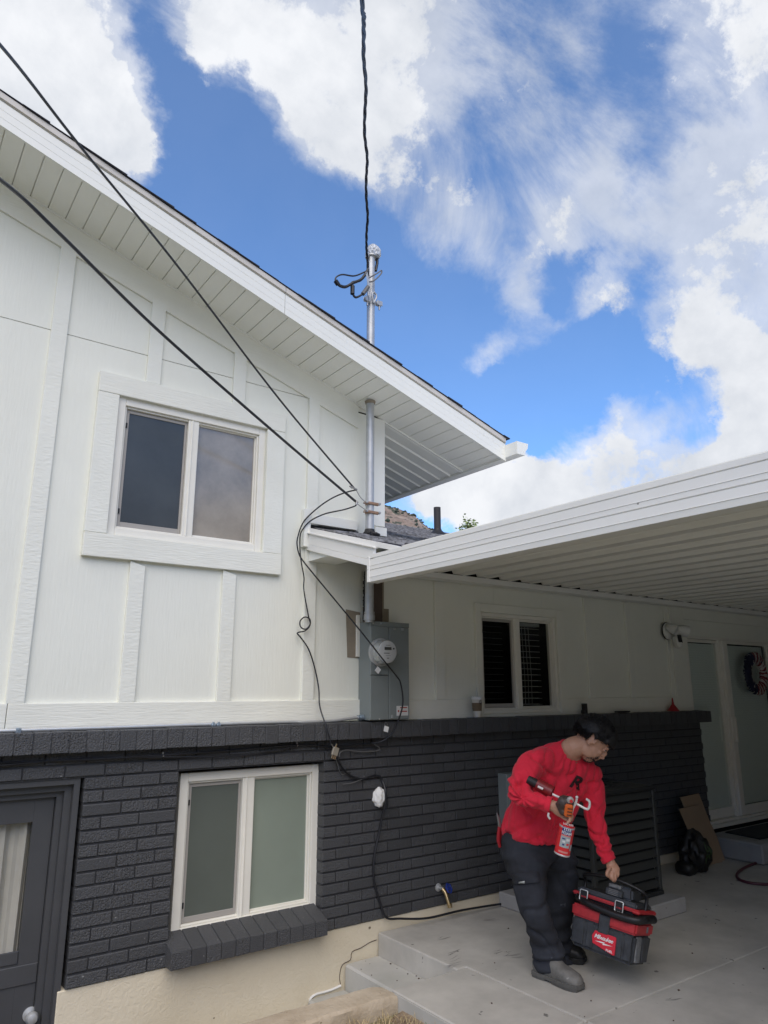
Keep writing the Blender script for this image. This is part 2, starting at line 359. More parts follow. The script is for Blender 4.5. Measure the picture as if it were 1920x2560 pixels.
def text_obj(name, s, size, m, M, parent=None, shear=0, extrude=.0008, bold=0, spacing=1):
    cu = bpy.data.curves.new(name, 'FONT'); cu.body = s; cu.size = size; cu.align_x = 'CENTER'; cu.align_y = 'CENTER'; cu.shear = shear
    cu.extrude = extrude; cu.offset = bold; cu.space_character = spacing; cu.resolution_u = 3
    t = bpy.data.objects.new('tmp', cu); COL.objects.link(t); bpy.context.view_layer.update()
    me = bpy.data.meshes.new_from_object(t.evaluated_get(bpy.context.evaluated_depsgraph_get())); bpy.data.objects.remove(t); bpy.data.curves.remove(cu)
    me.transform(M); me.materials.clear(); me.materials.append(m)
    o = bpy.data.objects.new(name, me); COL.objects.link(o)
    if parent: o.parent = parent
    return o

# ============================================================ SETTING: ground, slab, steps, curb
EY = 0.0; SLAB = -1.53; WY = 4.17; SY = 4.22        # slab level, brick face, siding face
def ring_ground():
    mb = MB(); z = -1.62
    X = [-3000, -3.2, 2.99, 14, 3000]; Y = [-3000, 3.375, 4.3, 3000]
    # everything but the stairwell beside the wall (x -3.2..2.48, y 3.30..4.3)
    for i in range(4):
        for j in range(3):
            if i == 1 and j == 1: continue
            mb.add([(X[i],Y[j],z),(X[i+1],Y[j],z),(X[i+1],Y[j+1],z),(X[i],Y[j+1],z)], [(0,1,2,3)])
    return mb
ring_ground().build('ground', M_lawn, kind='structure')
# unseen pale drive added behind the viewpoint to bounce light under the soffits
reflector = empty('ground_reflector'); reflector['kind'] = 'structure'
for i in range(-5, 2):
    for j in range(6):
        x0, y0 = -.7+i*3.15-3.15*0, -1.3-(j+1)*3.1
        MB().bbox(x0-2.45*0+.004-.0, min(x0+3.15, 2.482)-.004, y0+.004, y0+3.1-.004, -1.70, -1.585, .006).build('reflector_panel', M_conc, reflector)
# concrete slab: panels with tooled joints over a base
slab = empty('patio_slab', (4, 2, SLAB)); slab['kind'] = 'structure'
XJ = [2.49, 3.03, 6.9, 10.6, 14.0]; YJ = [-3.5, 0.2, 2.565]
cells = []
for i in range(4):
    for j in range(2): cells.append((XJ[i], XJ[i+1], YJ[j], YJ[j+1]))
cells += [(2.50, 3.03, 2.565, 3.40), (6.9, 10.6, 2.565, 4.17), (10.6, 14, 2.565, 4.17)]
for (a, b, c, d) in cells:
    g = .003
    MB().bbox(a+g, b-g, c+g, d-g, SLAB-.16, SLAB, .006).build('slab_panel', M_conc, slab)
# the big corner panel wraps the head of the stairs
MB().prism([(3.033, 2.568), (6.897, 2.568), (6.897, 4.17), (2.965, 4.17), (2.965, 3.403), (3.033, 3.403)], lambda a, b, d: (a, b, d), SLAB-.16, SLAB).build('slab_panel', M_conc, slab, bevel=.008)
MB().box(2.50, 14, -3.4, 3.38, SLAB-.35, SLAB-.012).box(2.972, 14, 3.38, 4.165, SLAB-.35, SLAB-.012).build('slab_base', M_step, slab)
stairs = empty('basement_steps', (2.5, 3.8, -2.6)); stairs['kind'] = 'structure'
for k, (xa, xb, zt) in enumerate([(2.712, 2.972, -1.662), (2.452, 2.714, -1.80), (2.19, 2.455, -1.945), (1.93, 2.195, -2.09), (1.67, 1.935, -2.235), (1.4, 1.675, -2.38)]):
    MB().bbox(xa, xb, 3.385 if xa > 2.6 else 3.45, 4.172, zt-.2, zt, .012).build('step', M_step, stairs)
MB().box(-3.2, 1.4, 3.3, 4.9, -2.62, -2.53).build('stairwell_floor', M_step, kind='structure')
# the concrete under the slab edge, towards the stairwell
MB().box(2.502, 2.96, 3.386, 3.399, -2.6, -1.69).build('stairwell_side', M_step, kind='structure')
# curb, worn and slightly wavy
def curb():
    mb = MB(); nx = 150; prof = [(0, -1.0), (0, -.10), (0, -.05), (.002, -.014), (.012, -.002), (.05, 0), (.09, 0), (.13, .0), (.160, -.003), (.170, -.014), (.172, -.06), (.172, -1.0)]
    vs = []; fs = []
    for i in range(nx+1):
        x = -3.2+(2.498+3.2)*i/nx
        k = 1 if i < nx-1 else (.97 if i == nx-1 else .90)
        for (a, b) in prof:
            n1 = noise.noise(Vector((x*3, a*6, b*5)))*.009+noise.noise(Vector((x*17, a*20, b*15)))*.005; y = 3.325+a+n1
            yc = 3.41; vs.append((x-(0 if k == 1 else .0), yc+(y-yc)*k, SLAB+.002+(b if b < -.5 else b+noise.noise(Vector((x*3, a*9, 5)))*.007+noise.noise(Vector((x*19, a*25, 5)))*.004)-(0 if k == 1 else (1-k)*.12)))
    n = len(prof)
    for i in range(nx):
        for j in range(n-1): fs.append((i*n+j, (i+1)*n+j, (i+1)*n+j+1, i*n+j+1))
    fs.append(tuple(nx*n+j for j in range(n)))
    return mb.add(vs, fs).build('curb', M_curb, smooth=38, kind='structure')
curb()
# soil bed in front of the curb, falling away from the slab
def soil():
    vs = []; fs = []; nx, ny = 60, 60
    for i in range(nx+1):
        for j in range(ny+1):
            x = -3+5.5*i/nx; y = -1.2+4.5*j/ny
            e = min(1, (2.49-x)/.12)
            vs.append((x, y, -1.60-.035*max(e, 0)+noise.noise(Vector((x*3, y*3, 0)))*.02+noise.noise(Vector((x*14, y*14, 3)))*.008))
    for i in range(nx):
        for j in range(ny): a = i*(ny+1)+j; fs.append((a, a+ny+1, a+ny+2, a+1))
    MB().add(vs, fs).build('soil_bed', M_dirt, smooth=True, kind='structure')
soil()
M_straw = mat('dry_grass', (.42, .33, .18), .9, var=.35, varscale=30); M_green = mat('green_grass', (.12, .2, .05), .8, var=.3, varscale=20)
def grass(name, m, n, dens):
    mb = MB()
    for _ in range(n):
        x = random.uniform(.6, 2.47); y = random.uniform(1.6, 3.31)
        if noise.noise(Vector((x*3.1, y*3.1, dens))) < (-.15 if name == 'dry_grass' else .12): continue
        ln = random.uniform(.025, .085); an = random.uniform(0, 6.28); lean = random.uniform(.3, 1.4); z = -1.635+random.random()*.02
        dx, dy = math.cos(an), math.sin(an); w = .0022
        p0 = Vector((x, y, z)); p1 = p0+Vector((dx*ln*.5*math.sin(lean), dy*ln*.5*math.sin(lean), ln*.6)); p2 = p0+Vector((dx*ln*math.sin(lean)*1.2, dy*ln*math.sin(lean)*1.2, ln*math.cos(lean)+.01))
        s = Vector((-dy, dx, 0))*w
        mb.add([p0-s, p0+s, p1+s*.8, p1-s*.8, p2], [(0,1,2,3), (3,2,4)])
    mb.build(name, m, kind='stuff')
grass('dry_grass', M_straw, 9000, 1.0)
grass('green_grass', M_green, 1600, 7.0)
# scuffs and hairline cracks on the slab
mb = MB()
def scuff(x, y, L2, an, w):
    vs = []; n = 6
    for i in range(n+1):
        t = i/n; px_, py_ = x+math.cos(an)*L2*t+.004*math.sin(t*9), y+math.sin(an)*L2*t+.003*math.cos(t*7); ww = w*math.sin(math.pi*(.08+.84*t))
        vs += [(px_-math.sin(an)*ww, py_+math.cos(an)*ww, SLAB+.0008), (px_+math.sin(an)*ww, py_-math.cos(an)*ww, SLAB+.0008)]
    mb.add(vs, [(2*i, 2*i+1, 2*i+3, 2*i+2) for i in range(n)])
for (x, y) in ((1365, 2378), (1390, 2386), (1408, 2392), (1250, 2390), (1225, 2345), (1240, 2420), (1255, 2407), (1340, 2300), (1665, 2505)):
    for _ in range(3):
        g_ = G(x-130 if x < 1500 else x, y+random.uniform(-8, 8), SLAB); scuff(g_.x, g_.y, random.uniform(.03, .12), random.uniform(-.5, .3), random.uniform(.002, .005))
mb.build('slab_scuffs', mat('rubber_scuff', (.27, .26, .24), .9), kind='stuff')
# pebbles and crumbs lying about the slab and step
mb = MB()
for _ in range(46):
    if random.random() < .35: x, y, z = random.uniform(2.73, 2.95), random.uniform(3.5, 4.14), -1.662
    else: x, y, z = random.uniform(2.6, 6.2), random.uniform(1.9, 4.1), SLAB
    if z == SLAB and x < 3 and y > 3.3: continue
    r = random.uniform(.002, .007); mb.lathe([(r*.3, 0), (r, r*.4), (r*.6, r)], Matrix.Translation((x, y, z)) @ Matrix.Rotation(random.random()*3, 4, 'Z'), seg=5)
mb.build('pebbles', M_brownb, kind='stuff')

# hills all round the valley
def hills():
    vs = []; fs = []; na, nr = 300, 20
    for i in range(na):
        a = 2*math.pi*i/na
        for j in range(nr):
            r = 330+j*42
            p = Vector((math.cos(a)*r, math.sin(a)*r, 0)); t = j/(nr-1)
            az = math.atan2(p.x, p.y)
            top = 175+60*noise.noise(Vector((math.cos(a)*1.6, math.sin(a)*1.6, 1.3)))
            # the spur that shows beside the house drops to the right of it
            d = az-math.atan2(*(lambda q: (q.x, q.y))(ray(985, 1265)))
            if -.6 < d < 1.2:
                sl = .262-.02*math.sin(d*9)*0-max(0, d)*.40-max(0, d-.035)*.9 if d < .16 else .085
                if d < 0: sl = .262
                k = min(1, max(0, (d+.6)/.3))*min(1, max(0, (1.2-d)/.3)); top = top*(1-k)+700*sl*k
            h = top*min(1, (r-330)/370)**.9
            h += (noise.fractal(p*.012, 1, 2, 6))*13*min(1, t*3)
            vs.append((p.x, p.y, -3+max(h, -1)))
    for i in range(na):
        for j in range(nr-1): fs.append((i*nr+j, ((i+1) % na)*nr+j, ((i+1) % na)*nr+j+1, i*nr+j+1))
    MB().add(vs, fs).build('hills', M_hill, smooth=70, kind='structure')
    # brush on the slope that can be seen
    bv = BVHTree.FromPolygons(vs, fs); mb = MB()
    az0 = math.atan2(*(lambda q: (q.x, q.y))(ray(1040, 1300)))
    for _ in range(1500):
        az = az0+random.uniform(-.16, .16); r = random.uniform(340, 800)
        h = bv.ray_cast(Vector((math.sin(az)*r, math.cos(az)*r, 900)), Vector((0, 0, -1)))[0]
        if h is None: continue
        s = random.uniform(1.2, 3.8)
        if noise.noise(h*.02) < -.1: s *= .6
        for k in range(4):
            o = h+Vector((random.uniform(-1, 1), random.uniform(-1, 1), random.uniform(.1, .6)))*s*.6; q = s*random.uniform(.4, .7)
            mb.lathe([(q*.5, -q*.6), (q, 0), (q*.6, q*.6), (q*.1, q*.85)], Matrix.Translation(o) @ Matrix.Rotation(random.random(), 4, 'Z'), seg=6)
    mb.build('hill_brush', M_shrub, kind='stuff')
hills()

# ============================================================ HOUSE
house = empty('house', (3, 6, -1.6), 'white board and batten split level house with charcoal brick base', 'house')
def roofz(x): return 2.972-.3172*x         # soffit plane of the upper gable
def frieze(x): return roofz(x)
RX = -3.4                                   # ridge of the gable
# --- cores (solid bodies behind the skins)
mb = MB()
mb.prism([(-8, -.2), (3.03, -.2), (3.03, roofz(3.03)), (RX, roofz(RX)), (-8, roofz(-8+2*(RX+8)) if False else roofz(RX)-1.4)], lambda a, b, d: (a, d, b), 4.36, 12.5)
mb.build('wall_core', M_siding, house)
# skin sheets of siding with real openings: rectangles between battens. openings cut by tiling
UW = (1.062, 2.046, .866, 1.718)            # upper window rough opening
KW = (3.985, 4.885, -.195, .592)            # kitchen window
DW = (6.84, 8.62, -1.53, .53)               # sliding door
def tiles(x0, x1, z0, z1, hole=None):
    if not hole or hole[1] <= x0 or hole[0] >= x1 or hole[3] <= z0 or hole[2] >= z1: return [(x0, x1, z0, z1)]
    a, b, c, d = hole; a = max(a, x0); b = min(b, x1); out = []
    if a > x0: out.append((x0, a, z0, z1))
    if b < x1: out.append((b, x1, z0, z1))
    if c > z0: out.append((a, b, z0, c))
    if d < z1: out.append((a, b, d, z1))
    return out
BW = .088
ub = [-1.75, -1.15, -.56, .033, .643, 1.21, 1.788, 2.376]       # left edges of the battens (upper wall), 0.59 m apart
def bx_of(i): return ub[i]
SEAM = 2.035
Z0 = -.078
for i in range(-1, len(ub)):
    xa = ub[i] if i >= 0 else -2.35
    xb = ub[i+1] if i+1 < len(ub) else 2.99
    if i == -1: xb = ub[0]
    xa2, xb2 = xa+.03, xb+.03
    if i == len(ub)-1: xb2 = 3.0
    for (za, zb) in ((Z0, SEAM-.0025), (SEAM+.0025, 9)):
        zt_a, zt_b = min(zb, roofz(xa2)), min(zb, roofz(xb2))
        if min(zt_a, zt_b) <= za and max(zt_a, zt_b) <= za: continue
        lo = Z0-.1 if za == Z0 else za
        mbp = MB()
        if zb == 9 or zt_a < zb or zt_b < zb:
            top_a, top_b = roofz(xa2), roofz(xb2)
            if zb != 9: top_a = min(top_a, zb); top_b = min(top_b, zb)
            if zb == 9 and top_b < za:
                xm = (2.972-za)/.3172; poly = [(xa2, za), (xm, za), (xa2, top_a)]
            else: poly = [(xa2, lo), (xb2, lo), (xb2, top_b), (xa2, top_a)]
            mbp.prism(poly, lambda a, b, d: (a, d, b), SY, SY+.012)
        else:
            for t in tiles(xa2+.0008, xb2-.0008, lo, zb, UW): MB().box(t[0], t[1], SY, SY+.012, t[2], t[3]).build('siding_panel', M_siding, house)
        if mbp.v: mbp.build('siding_panel', M_siding, house)
for i, x in enumerate(ub):
    segs = [(Z0, roofz(x)-.15)]
    if i == 5: segs = [(Z0, .723), (1.852, roofz(x)-.15)]
    if i == 6: segs = [(Z0, .723), (1.852, roofz(x)-.17)]
    if i == 7: segs = [(Z0, .95), (1.10, roofz(x)-.17)]
    for (a, b) in segs:
        y0 = SY-.019
        MB().prism([(x, a), (x+BW, a), (x+BW, b-.0279), (x, b)], lambda p, q, d: (p, d, q), y0, SY-.0005).build('batten', M_batten, house, bevel=.002)
# frieze board that follows the soffit
def fr(x0, x1): 
    MB().prism([(x0, roofz(x0)-.19), (x1, roofz(x1)-.19), (x1, roofz(x1)-.004), (x0, roofz(x0)-.004)], lambda p, q, d: (p, d, q), SY-.017, SY-.001).build('frieze_board', M_board, house, bevel=.002)
fr(-2.35, -.3); fr(-.297, 2.80)
# base band of the siding, in lengths
for (a, b) in ((-2.35, .652), (.655, 2.845), (3.15, 3.88), (4.985, 6.63)):
    MB().box(a, b, SY-.021, SY-.0005, -.207 if a < 3 else -.222, Z0 if a < 3 else -.085).build('band_board', M_board, house, bevel=.003)
# corner post and skirt at the foot of the upper wall
MB().box(2.945, 3.045, SY-.018, SY+.1, 1.165, roofz(3.045)+.005).build('corner_board', M_smooth, house, bevel=.003)
MB().box(2.95, 3.055, SY-.03, SY+.1, 1.09, 1.155).build('skirt_board', M_smooth, house, bevel=.003)
MB().prism([(2.376, 1.105), (2.79, 1.105), (2.80, 1.175), (2.46, 1.175)], lambda p, q, d: (p, d, q), SY-.03, SY-.001).build('skirt_board', M_smooth, house, bevel=.003)
MB().box(2.345, 2.395, SY-.045, SY-.0005, .935, 1.20).build('corner_board', M_smooth, house, bevel=.002)
MB().box(2.376, 2.81, SY-.016, SY-.0005, 1.06, 1.10).build('flashing_gap', M_dark, house)  # black strip stands in for the shaded gap below the skirt
# side wall of the upper storey
MB().box(3.03, 3.04, SY+.1, 12.5, 1.0, 2.02).build('side_wall', M_siding, house)
# --- upper window
def trim(x0, x1, z0, z1, m=None, y=.03, name='window_trim'):
    return MB().box(x0, x1, SY-y, SY-.0006, z0, z1).build(name, m or M_board, house, bevel=.003)
trim(.935, 2.185, 1.722, 1.848); trim(.935, 2.185, .725, .862, y=.034)
trim(.935, 1.058, .8645, 1.7195, M_batten); trim(2.05, 2.185, .8645, 1.7195, M_batten)
def rect_frame(mb, x0, x1, z0, z1, w, y0, y1, mi=0):
    wl, wr, wb, wt = w
    mb.box(x0, x0+wl, y0, y1, z0, z1, mi); mb.box(x1-wr, x1, y0, y1, z0, z1, mi)
    mb.box(x0+wl, x1-wr, y0, y1, z0, z0+wb, mi); mb.box(x0+wl, x1-wr, y0, y1, z1-wt, z1, mi); return mb
def window(x0, x1, z0, z1, yf, left, right, xm, wm=.07, framelabel=None, wf=.045, scr=True):
    """Two-light slider: left light behind a screen, right light fixed. yf = front face of the vinyl frame."""
    w = empty('window'); w.parent = house; w.location = (0, 0, 0)
    mb = MB(); rect_frame(mb, x0, x1, z0, z1, (wf, wf, wf, wf), yf, yf+.07); rect_frame(mb, x0+wf, x1-wf, z0+wf, z1-wf, (.012,)*4, yf+.014, yf+.07)
    mb.build('frame', M_vinyl, w, bevel=.004)
    MB().box(xm-wm/2, xm+wm/2, yf+.008, yf+.06, z0+wf-.001, z1-wf+.001).box(xm-wm/2+.02, xm-wm/2+.032, yf+.002, yf+.02, z0+wf, z1-wf).build('mullion', M_vinyl, w, bevel=.004)
    a0, a1, b0, b1 = x0+wf+.012, xm-wm/2, xm+wm/2, x1-wf-.012; zz0, zz1 = z0+wf+.012, z1-wf-.012
    if scr:
        mb = MB(); rect_frame(mb, a0+.002, a1-.002, zz0+.002, zz1-.002, (.02, .014, .03, .02), yf+.03, yf+.042); mb.build('screen_frame', M_screenframe, w, bevel=.002)
        for z in (zz0+.08, zz1-.12): MB().box(a0-.002, a0+.012, yf+.022, yf+.032, z, z+.03).build('latch_tab', M_black, w)
    MB().box(a0+.015, a1-.01, yf+.036, yf+.038, zz0+.02, zz1-.015).build('screen' if scr else 'pane', left, w)
    MB().box(b0+.001, b1-.001, yf+.04, yf+.046, zz0+.001, zz1-.001).build('pane', right, w)
    mb = MB(); rect_frame(mb, b0, b1, zz0, zz1, (.008,)*4, yf+.03, yf+.045); mb.build('glazing_bead', M_vinyl, w, bevel=.002)
    return w
window(UW[0], UW[1], UW[2], UW[3], SY-.004, M_screen, M_dusty, 1.543)
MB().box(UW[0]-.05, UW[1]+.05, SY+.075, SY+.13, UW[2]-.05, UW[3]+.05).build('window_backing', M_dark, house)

# --- lower wing wall, behind the patio cover
lb = [3.515, 4.13, 4.70, 5.28, 5.88, 6.53]
edges = [3.0]+[x+.03 for x in lb]+[6.85]
for i in range(len(edges)-1):
    for t in tiles(edges[i]+.0008, edges[i+1]-.0008, -.3, 1.0, KW): MB().box(t[0], t[1], SY, SY+.012, t[2], t[3]).build('siding_panel', M_siding, house)
MB().box(6.85, 9.2, SY, SY+.012, .53, 1.0).build('siding_panel', M_siding, house)
for t in tiles(2.9, 12.8, -1.53, 1.0, (KW[0]-.02, KW[1]+.02, KW[2]-.02, KW[3]+.02)):
    for u in tiles(*t, (DW[0]-.0, DW[1]+.0, DW[2]-.1, DW[3])): MB().box(u[0], u[1], SY+.02, SY+.1, u[2], u[3]).build('wall_core', M_siding, house)
for x in lb:
    if x in (4.13, 4.70): continue
    w = .09 if x < 5 else .08
    MB().box(x, x+w, SY-.019, SY-.0005, -.084, .80).build('batten', M_batten, house, bevel=.002)
MB().box(6.61, 6.838, SY-.024, SY-.0005, -.3, .83).build('corner_board', M_board, house, bevel=.002)
MB().box(6.841, 9.2, SY-.024, SY-.0005, .69, .835).build('header_board', M_board, house, bevel=.002)
MB().box(3.79, 5.07, SY-.012, SY-.0005, .795, .84).build('frieze_board', M_board, house, bevel=.002)
# kitchen window: casing, blinds in a dark room
mb = MB(); rect_frame(mb, KW[0]-.055, KW[1]+.095, KW[2]-.03, KW[3]+.07, (.053, .093, .028, .068), SY-.026, SY-.0006); mb.build('window_trim', M_board, house, bevel=.003)
kw = window(KW[0], KW[1], KW[2], KW[3], SY-.006, glass('screened_glass', (.25, .27, .28), .1, .35), M_glass, 4.415, .075, wf=.03)
mb = MB()
for k in range(15):
    z = KW[2]+.06+k*.0485; mb.add([(4.46, SY+.10, z), (4.79, SY+.10, z), (4.79, SY+.145, z+.006), (4.46, SY+.145, z+.006)], [(0,1,2,3)])
    mb.box(4.46, 4.79, SY+.098, SY+.101, z-.001, z+.003)
mb.box(4.46, 4.79, SY+.09, SY+.15, KW[3]-.075, KW[3]-.05)
for xx in (4.58, 4.62, 4.66): mb.tube([(xx, SY+.095, KW[2]+.06), (xx+.004, SY+.094, 0.1), (xx-.01, SY+.095, KW[3]-.06)], .0022, 5)
mb.build('blind', M_blind, kw)
mb = MB()
for k in range(15):
    z = KW[2]+.06+k*.0485; mb.box(4.03, 4.34, SY+.098, SY+.103, z-.001, z+.003)
mb.build('blind', M_blindfaint, kw)
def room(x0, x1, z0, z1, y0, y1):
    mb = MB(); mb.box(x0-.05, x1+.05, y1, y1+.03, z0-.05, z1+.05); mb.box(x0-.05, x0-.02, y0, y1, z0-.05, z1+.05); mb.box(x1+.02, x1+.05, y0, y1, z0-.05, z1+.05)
    mb.box(x0-.02, x1+.02, y0, y1, z0-.05, z0-.02); mb.box(x0-.02, x1+.02, y0, y1, z1+.02, z1+.05); return mb.build('room_lining', M_dark, house)  # black colour stands in for the darkness of the unlit room
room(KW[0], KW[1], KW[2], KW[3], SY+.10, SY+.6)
# sliding door
door = empty('sliding_door'); door.parent = house
Y0 = SY-.01
mb = MB()
mb.box(6.842, 6.90, Y0, Y0+.11, -1.33, .528).box(7.53, 7.60, Y0+.03, Y0+.11, -1.29, .50).box(6.90, 8.60, Y0, Y0+.11, .50, .528)
mb.build('frame', M_vinyl, door, bevel=.003)
MB().box(6.842, 8.62, Y0-.03, Y0+.11, -1.335, -1.30).box(6.86, 8.6, Y0-.005, Y0+.08, -1.298, -1.275).build('sill', M_vinyl, door, bevel=.003)
mb = MB(); rect_frame(mb, 7.57, 8.60, -1.27, .498, (.085, .10, .09, .03), Y0+.0, Y0+.035); mb.build('door_leaf', M_vinyl, door, bevel=.004)
mb = MB(); rect_frame(mb, 6.90, 7.57, -1.27, .498, (.02, .05, .09, .03), Y0+.045, Y0+.08); mb.build('fixed_leaf', M_vinyl, door, bevel=.004)
MB().box(7.655, 8.50, Y0+.015, Y0+.02, -1.18, .468).build('pane', M_doorglass, door)
MB().box(6.92, 7.52, Y0+.06, Y0+.065, -1.18, .468).build('pane', M_doorglass, door)
mb = MB()
for k in range(66): z = -1.19+k*.025; mb.box(6.91, 8.55, Y0+.085, Y0+.088, z, z+.0244)
mb.build('blind', M_paleblind, door, kind='stuff')
MB().box(7.60, 7.625, Y0-.03, Y0-.001, -.55, -.30).build('handle', M_vinyl, door, bevel=.004)
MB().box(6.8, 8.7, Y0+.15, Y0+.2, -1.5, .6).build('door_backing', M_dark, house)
MB().box(8.62, 9.2, SY-.02, SY, -1.33, .53).build('siding_panel', M_siding, house)

# --- brick base
bw = empty('brick_wall'); bw.parent = house
CH = .0667; ZB = -1.46; BL = .2032
def brick_me(w, h=CH-.0105, d=.09, seed=0):
    bm = bmesh.new(); bmesh.ops.create_cube(bm, size=1)
    for v in bm.verts: v.co = Vector((v.co.x*w, (v.co.y+.5)*d, v.co.z*h))
    bmesh.ops.bevel(bm, geom=bm.edges[:], offset=.0035, segments=1, affect='EDGES')
    rr = random.Random(seed)
    for v in bm.verts: v.co += Vector((rr.uniform(-1, 1), rr.uniform(-1, 1), rr.uniform(-1, 1)))*.0009
    me = bpy.data.meshes.new('brick'); bm.to_mesh(me); bm.free(); me.materials.append(M_brick); return me
full = [brick_me(BL-.006, seed=i) for i in range(5)]; half = [brick_me(BL/2-.006, seed=10+i) for i in range(3)]
cache = {}
allb = []
def lay(x0, x1, k, phase):
    """course k from x0 to x1; phase shifts the bond"""
    x = x0; z = ZB+(k+.5)*CH
    first = True
    while x < x1-.02:
        w = BL
        if first and phase: w = BL/2
        first = False
        w = min(w, x1-x)
        if w < .04: break
        key = round(w, 3)
        if abs(w-BL) < .001: me = random.choice(full)
        elif abs(w-BL/2) < .001: me = random.choice(half)
        else:
            if key not in cache: cache[key] = brick_me(w-.006, seed=int(key*1000))
            me = cache[key]
        allb.append((me, x+w/2, WY+random.uniform(-.0012, .0012), z)); x += w
for k in range(17):
    if k < 15: lay(1.06, 1.575, k, k % 2)
    if k >= 15: lay(1.06-BL*(7 if k % 2 == 0 else 6.5), 2.54, k, 0)
    if k < 15: lay(-1.3, .03, k, k % 2)
    lay(2.535 if k < 15 else 2.54+.0, 6.93, k, (k+1) % 2)
allb.sort(key=lambda b: (b[1]-0)**2+b[2]**2+b[3]**2 + (100 if b[1] < .45 else 0))
vis = [b for b in allb if b[1] > .45]; rest = [b for b in allb if b[1] <= .45]
mbs = MB()
for i, (me, x, y, z) in enumerate(vis+rest):
    if i < 300:
        o = bpy.data.objects.new('brick', me); COL.objects.link(o); o.parent = bw; o.location = (x, y, z)
    else: mbs.add([(v.co.x+x, v.co.y+y, v.co.z+z) for v in me.vertices], [tuple(p.vertices) for p in me.polygons])
mbs.build('brick_courses', M_brick, bw, kind='stuff')
# returns of the bricks in the window and door reveals
mb = MB()
for k in range(15):
    z = ZB+k*CH+.004
    mb.bbox(2.5335, 2.56, WY+.09, WY+.17, z, z+CH-.0085, .002); mb.bbox(1.545, 1.576, WY+.09, WY+.15, z, z+CH-.0085, .002)
    mb.bbox(1.061, 1.09, WY+.09, WY+.20, z, z+CH-.0085, .002)
mb.build('reveal_bricks', M_brick, bw, kind='stuff')
mb = MB(); j = .011
for (a, b, c, d) in ((1.064, 1.572, ZB+.004, -.46), (2.54, 6.925, ZB+.004, -.46), (-1.3, 6.925, -.462, -.325), (-1.3, .02, ZB, -.46)): mb.box(a, b, WY+j, WY+.2, c, d)
mb.build('mortar', M_mortar, bw)
# ledge of upright bricks, one piece each
lw = .0865; lm = []
for s in range(6):
    bm = bmesh.new(); bmesh.ops.create_cube(bm, size=1); rr = random.Random(s)
    for v in bm.verts: v.co = Vector((v.co.x*(lw-.004), (v.co.y+.5)*.15, v.co.z*.112-(.006 if v.co.y < 0 and v.co.z > 0 else 0)))
    bmesh.ops.bevel(bm, geom=bm.edges[:], offset=.003, segments=1, affect='EDGES')
    for v in bm.verts: v.co += Vector((rr.uniform(-1, 1)*.001, rr.uniform(-1, 1)*.0015, rr.uniform(-1, 1)*.001))
    me = bpy.data.meshes.new('ledge_brick'); bm.to_mesh(me); bm.free(); me.materials.append(M_brick); lm.append(me)
x = -1.3
while x < 6.95:
    o = bpy.data.objects.new('ledge_brick', random.choice(lm)); COL.objects.link(o); o.parent = bw; o.location = (x+lw/2, 4.095+random.uniform(-.002, .002), -.272+random.uniform(-.0015, .0015)); x += lw
MB().box(-1.3, 6.98, 4.10, 4.2, -.322, -.224).build('ledge_mortar', M_mortar, bw)
# sloping window sill of bricks
x = 1.558
while x < 2.50:
    w = .115 if x < 1.6 else .0855
    MB().prism([(4.075, -1.447), (4.075, -1.362), (4.26, -1.302), (4.26, -1.447)], lambda a, b, d: (d, a+random.uniform(-.001, .001), b), x+.002, x+w-.002).build('sill_brick', M_brick, bw, bevel=.003); x += w
MB().prism([(4.081, -1.444), (4.081, -1.366), (4.25, -1.312), (4.25, -1.444)], lambda a, b, d: (d, a, b), 1.562, 2.515).build('sill_mortar', M_mortar, bw)
# foundation below the brick
MB().box(1.03, 6.92, WY+.012, WY+.25, -2.6, ZB-.001).build('foundation', M_stucco, house, bevel=.004)
MB().box(-3, .03, WY+.012, WY+.25, -2.6, ZB-.001).build('foundation', M_stucco, house)
cable('old_caulk', [tuple(W(*q, WY+.008)) for q in ((775, 2508), (777, 2496), (790, 2486), (815, 2479), (835, 2472), (852, 2464))], .007, MATS['plain_white'], parent=house)
cable('old_crack', [tuple(W(*q, WY+.010)) for q in ((851, 2460), (849, 2440), (856, 2412), (876, 2400), (880, 2380), (902, 2370), (925, 2356), (941, 2350))], .0022, M_brownb, parent=house, n=3)
# lower window in the brick
window(1.612, 2.545, -1.352, -.482, WY+.075, mat('frosted_screen', (.10, .115, .098), .5, var=.06, varscale=3), M_frost, 2.05, .08, wf=.05)
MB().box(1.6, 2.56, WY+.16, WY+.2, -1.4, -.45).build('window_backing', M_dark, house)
# end of the brick half wall
# --- basement door
bd = empty('basement_door'); bd.parent = house
YD = WY+.12
mb = MB()
rect_frame(mb, .06, 1.045, -2.53, -.462, (.03, .03, .001, .03), YD-.10, YD+.12)
rect_frame(mb, .09, 1.015, -2.53, -.492, (.035, .035, .001, .035), YD-.06, YD+.12)
rect_frame(mb, .125, .98, -2.53, -.527, (.03, .03, .001, .03), YD-.03, YD+.12)
mb.build('frame', M_darkpaint, bd, bevel=.004)
mb = MB(); rect_frame(mb, .157, .948, -2.5, -.56, (.11, .095, 1.17, .115), YD+.0, YD+.045)
mb.bbox(.268, .852, YD-.006, YD, -1.33, -1.27, .003); mb.bbox(.157, .948, YD-.007, YD-.0006, -1.43, -1.34, .002)
mb.build('door_leaf', M_darkpaint, bd, bevel=.004)
MB().box(.262, .858, YD+.018, YD+.022, -1.335, -.67).build('pane', glass('door_glass', (.8, .8, .78), .05, .8), bd)
mb = MB(); vs = []; fs = []; n = 70
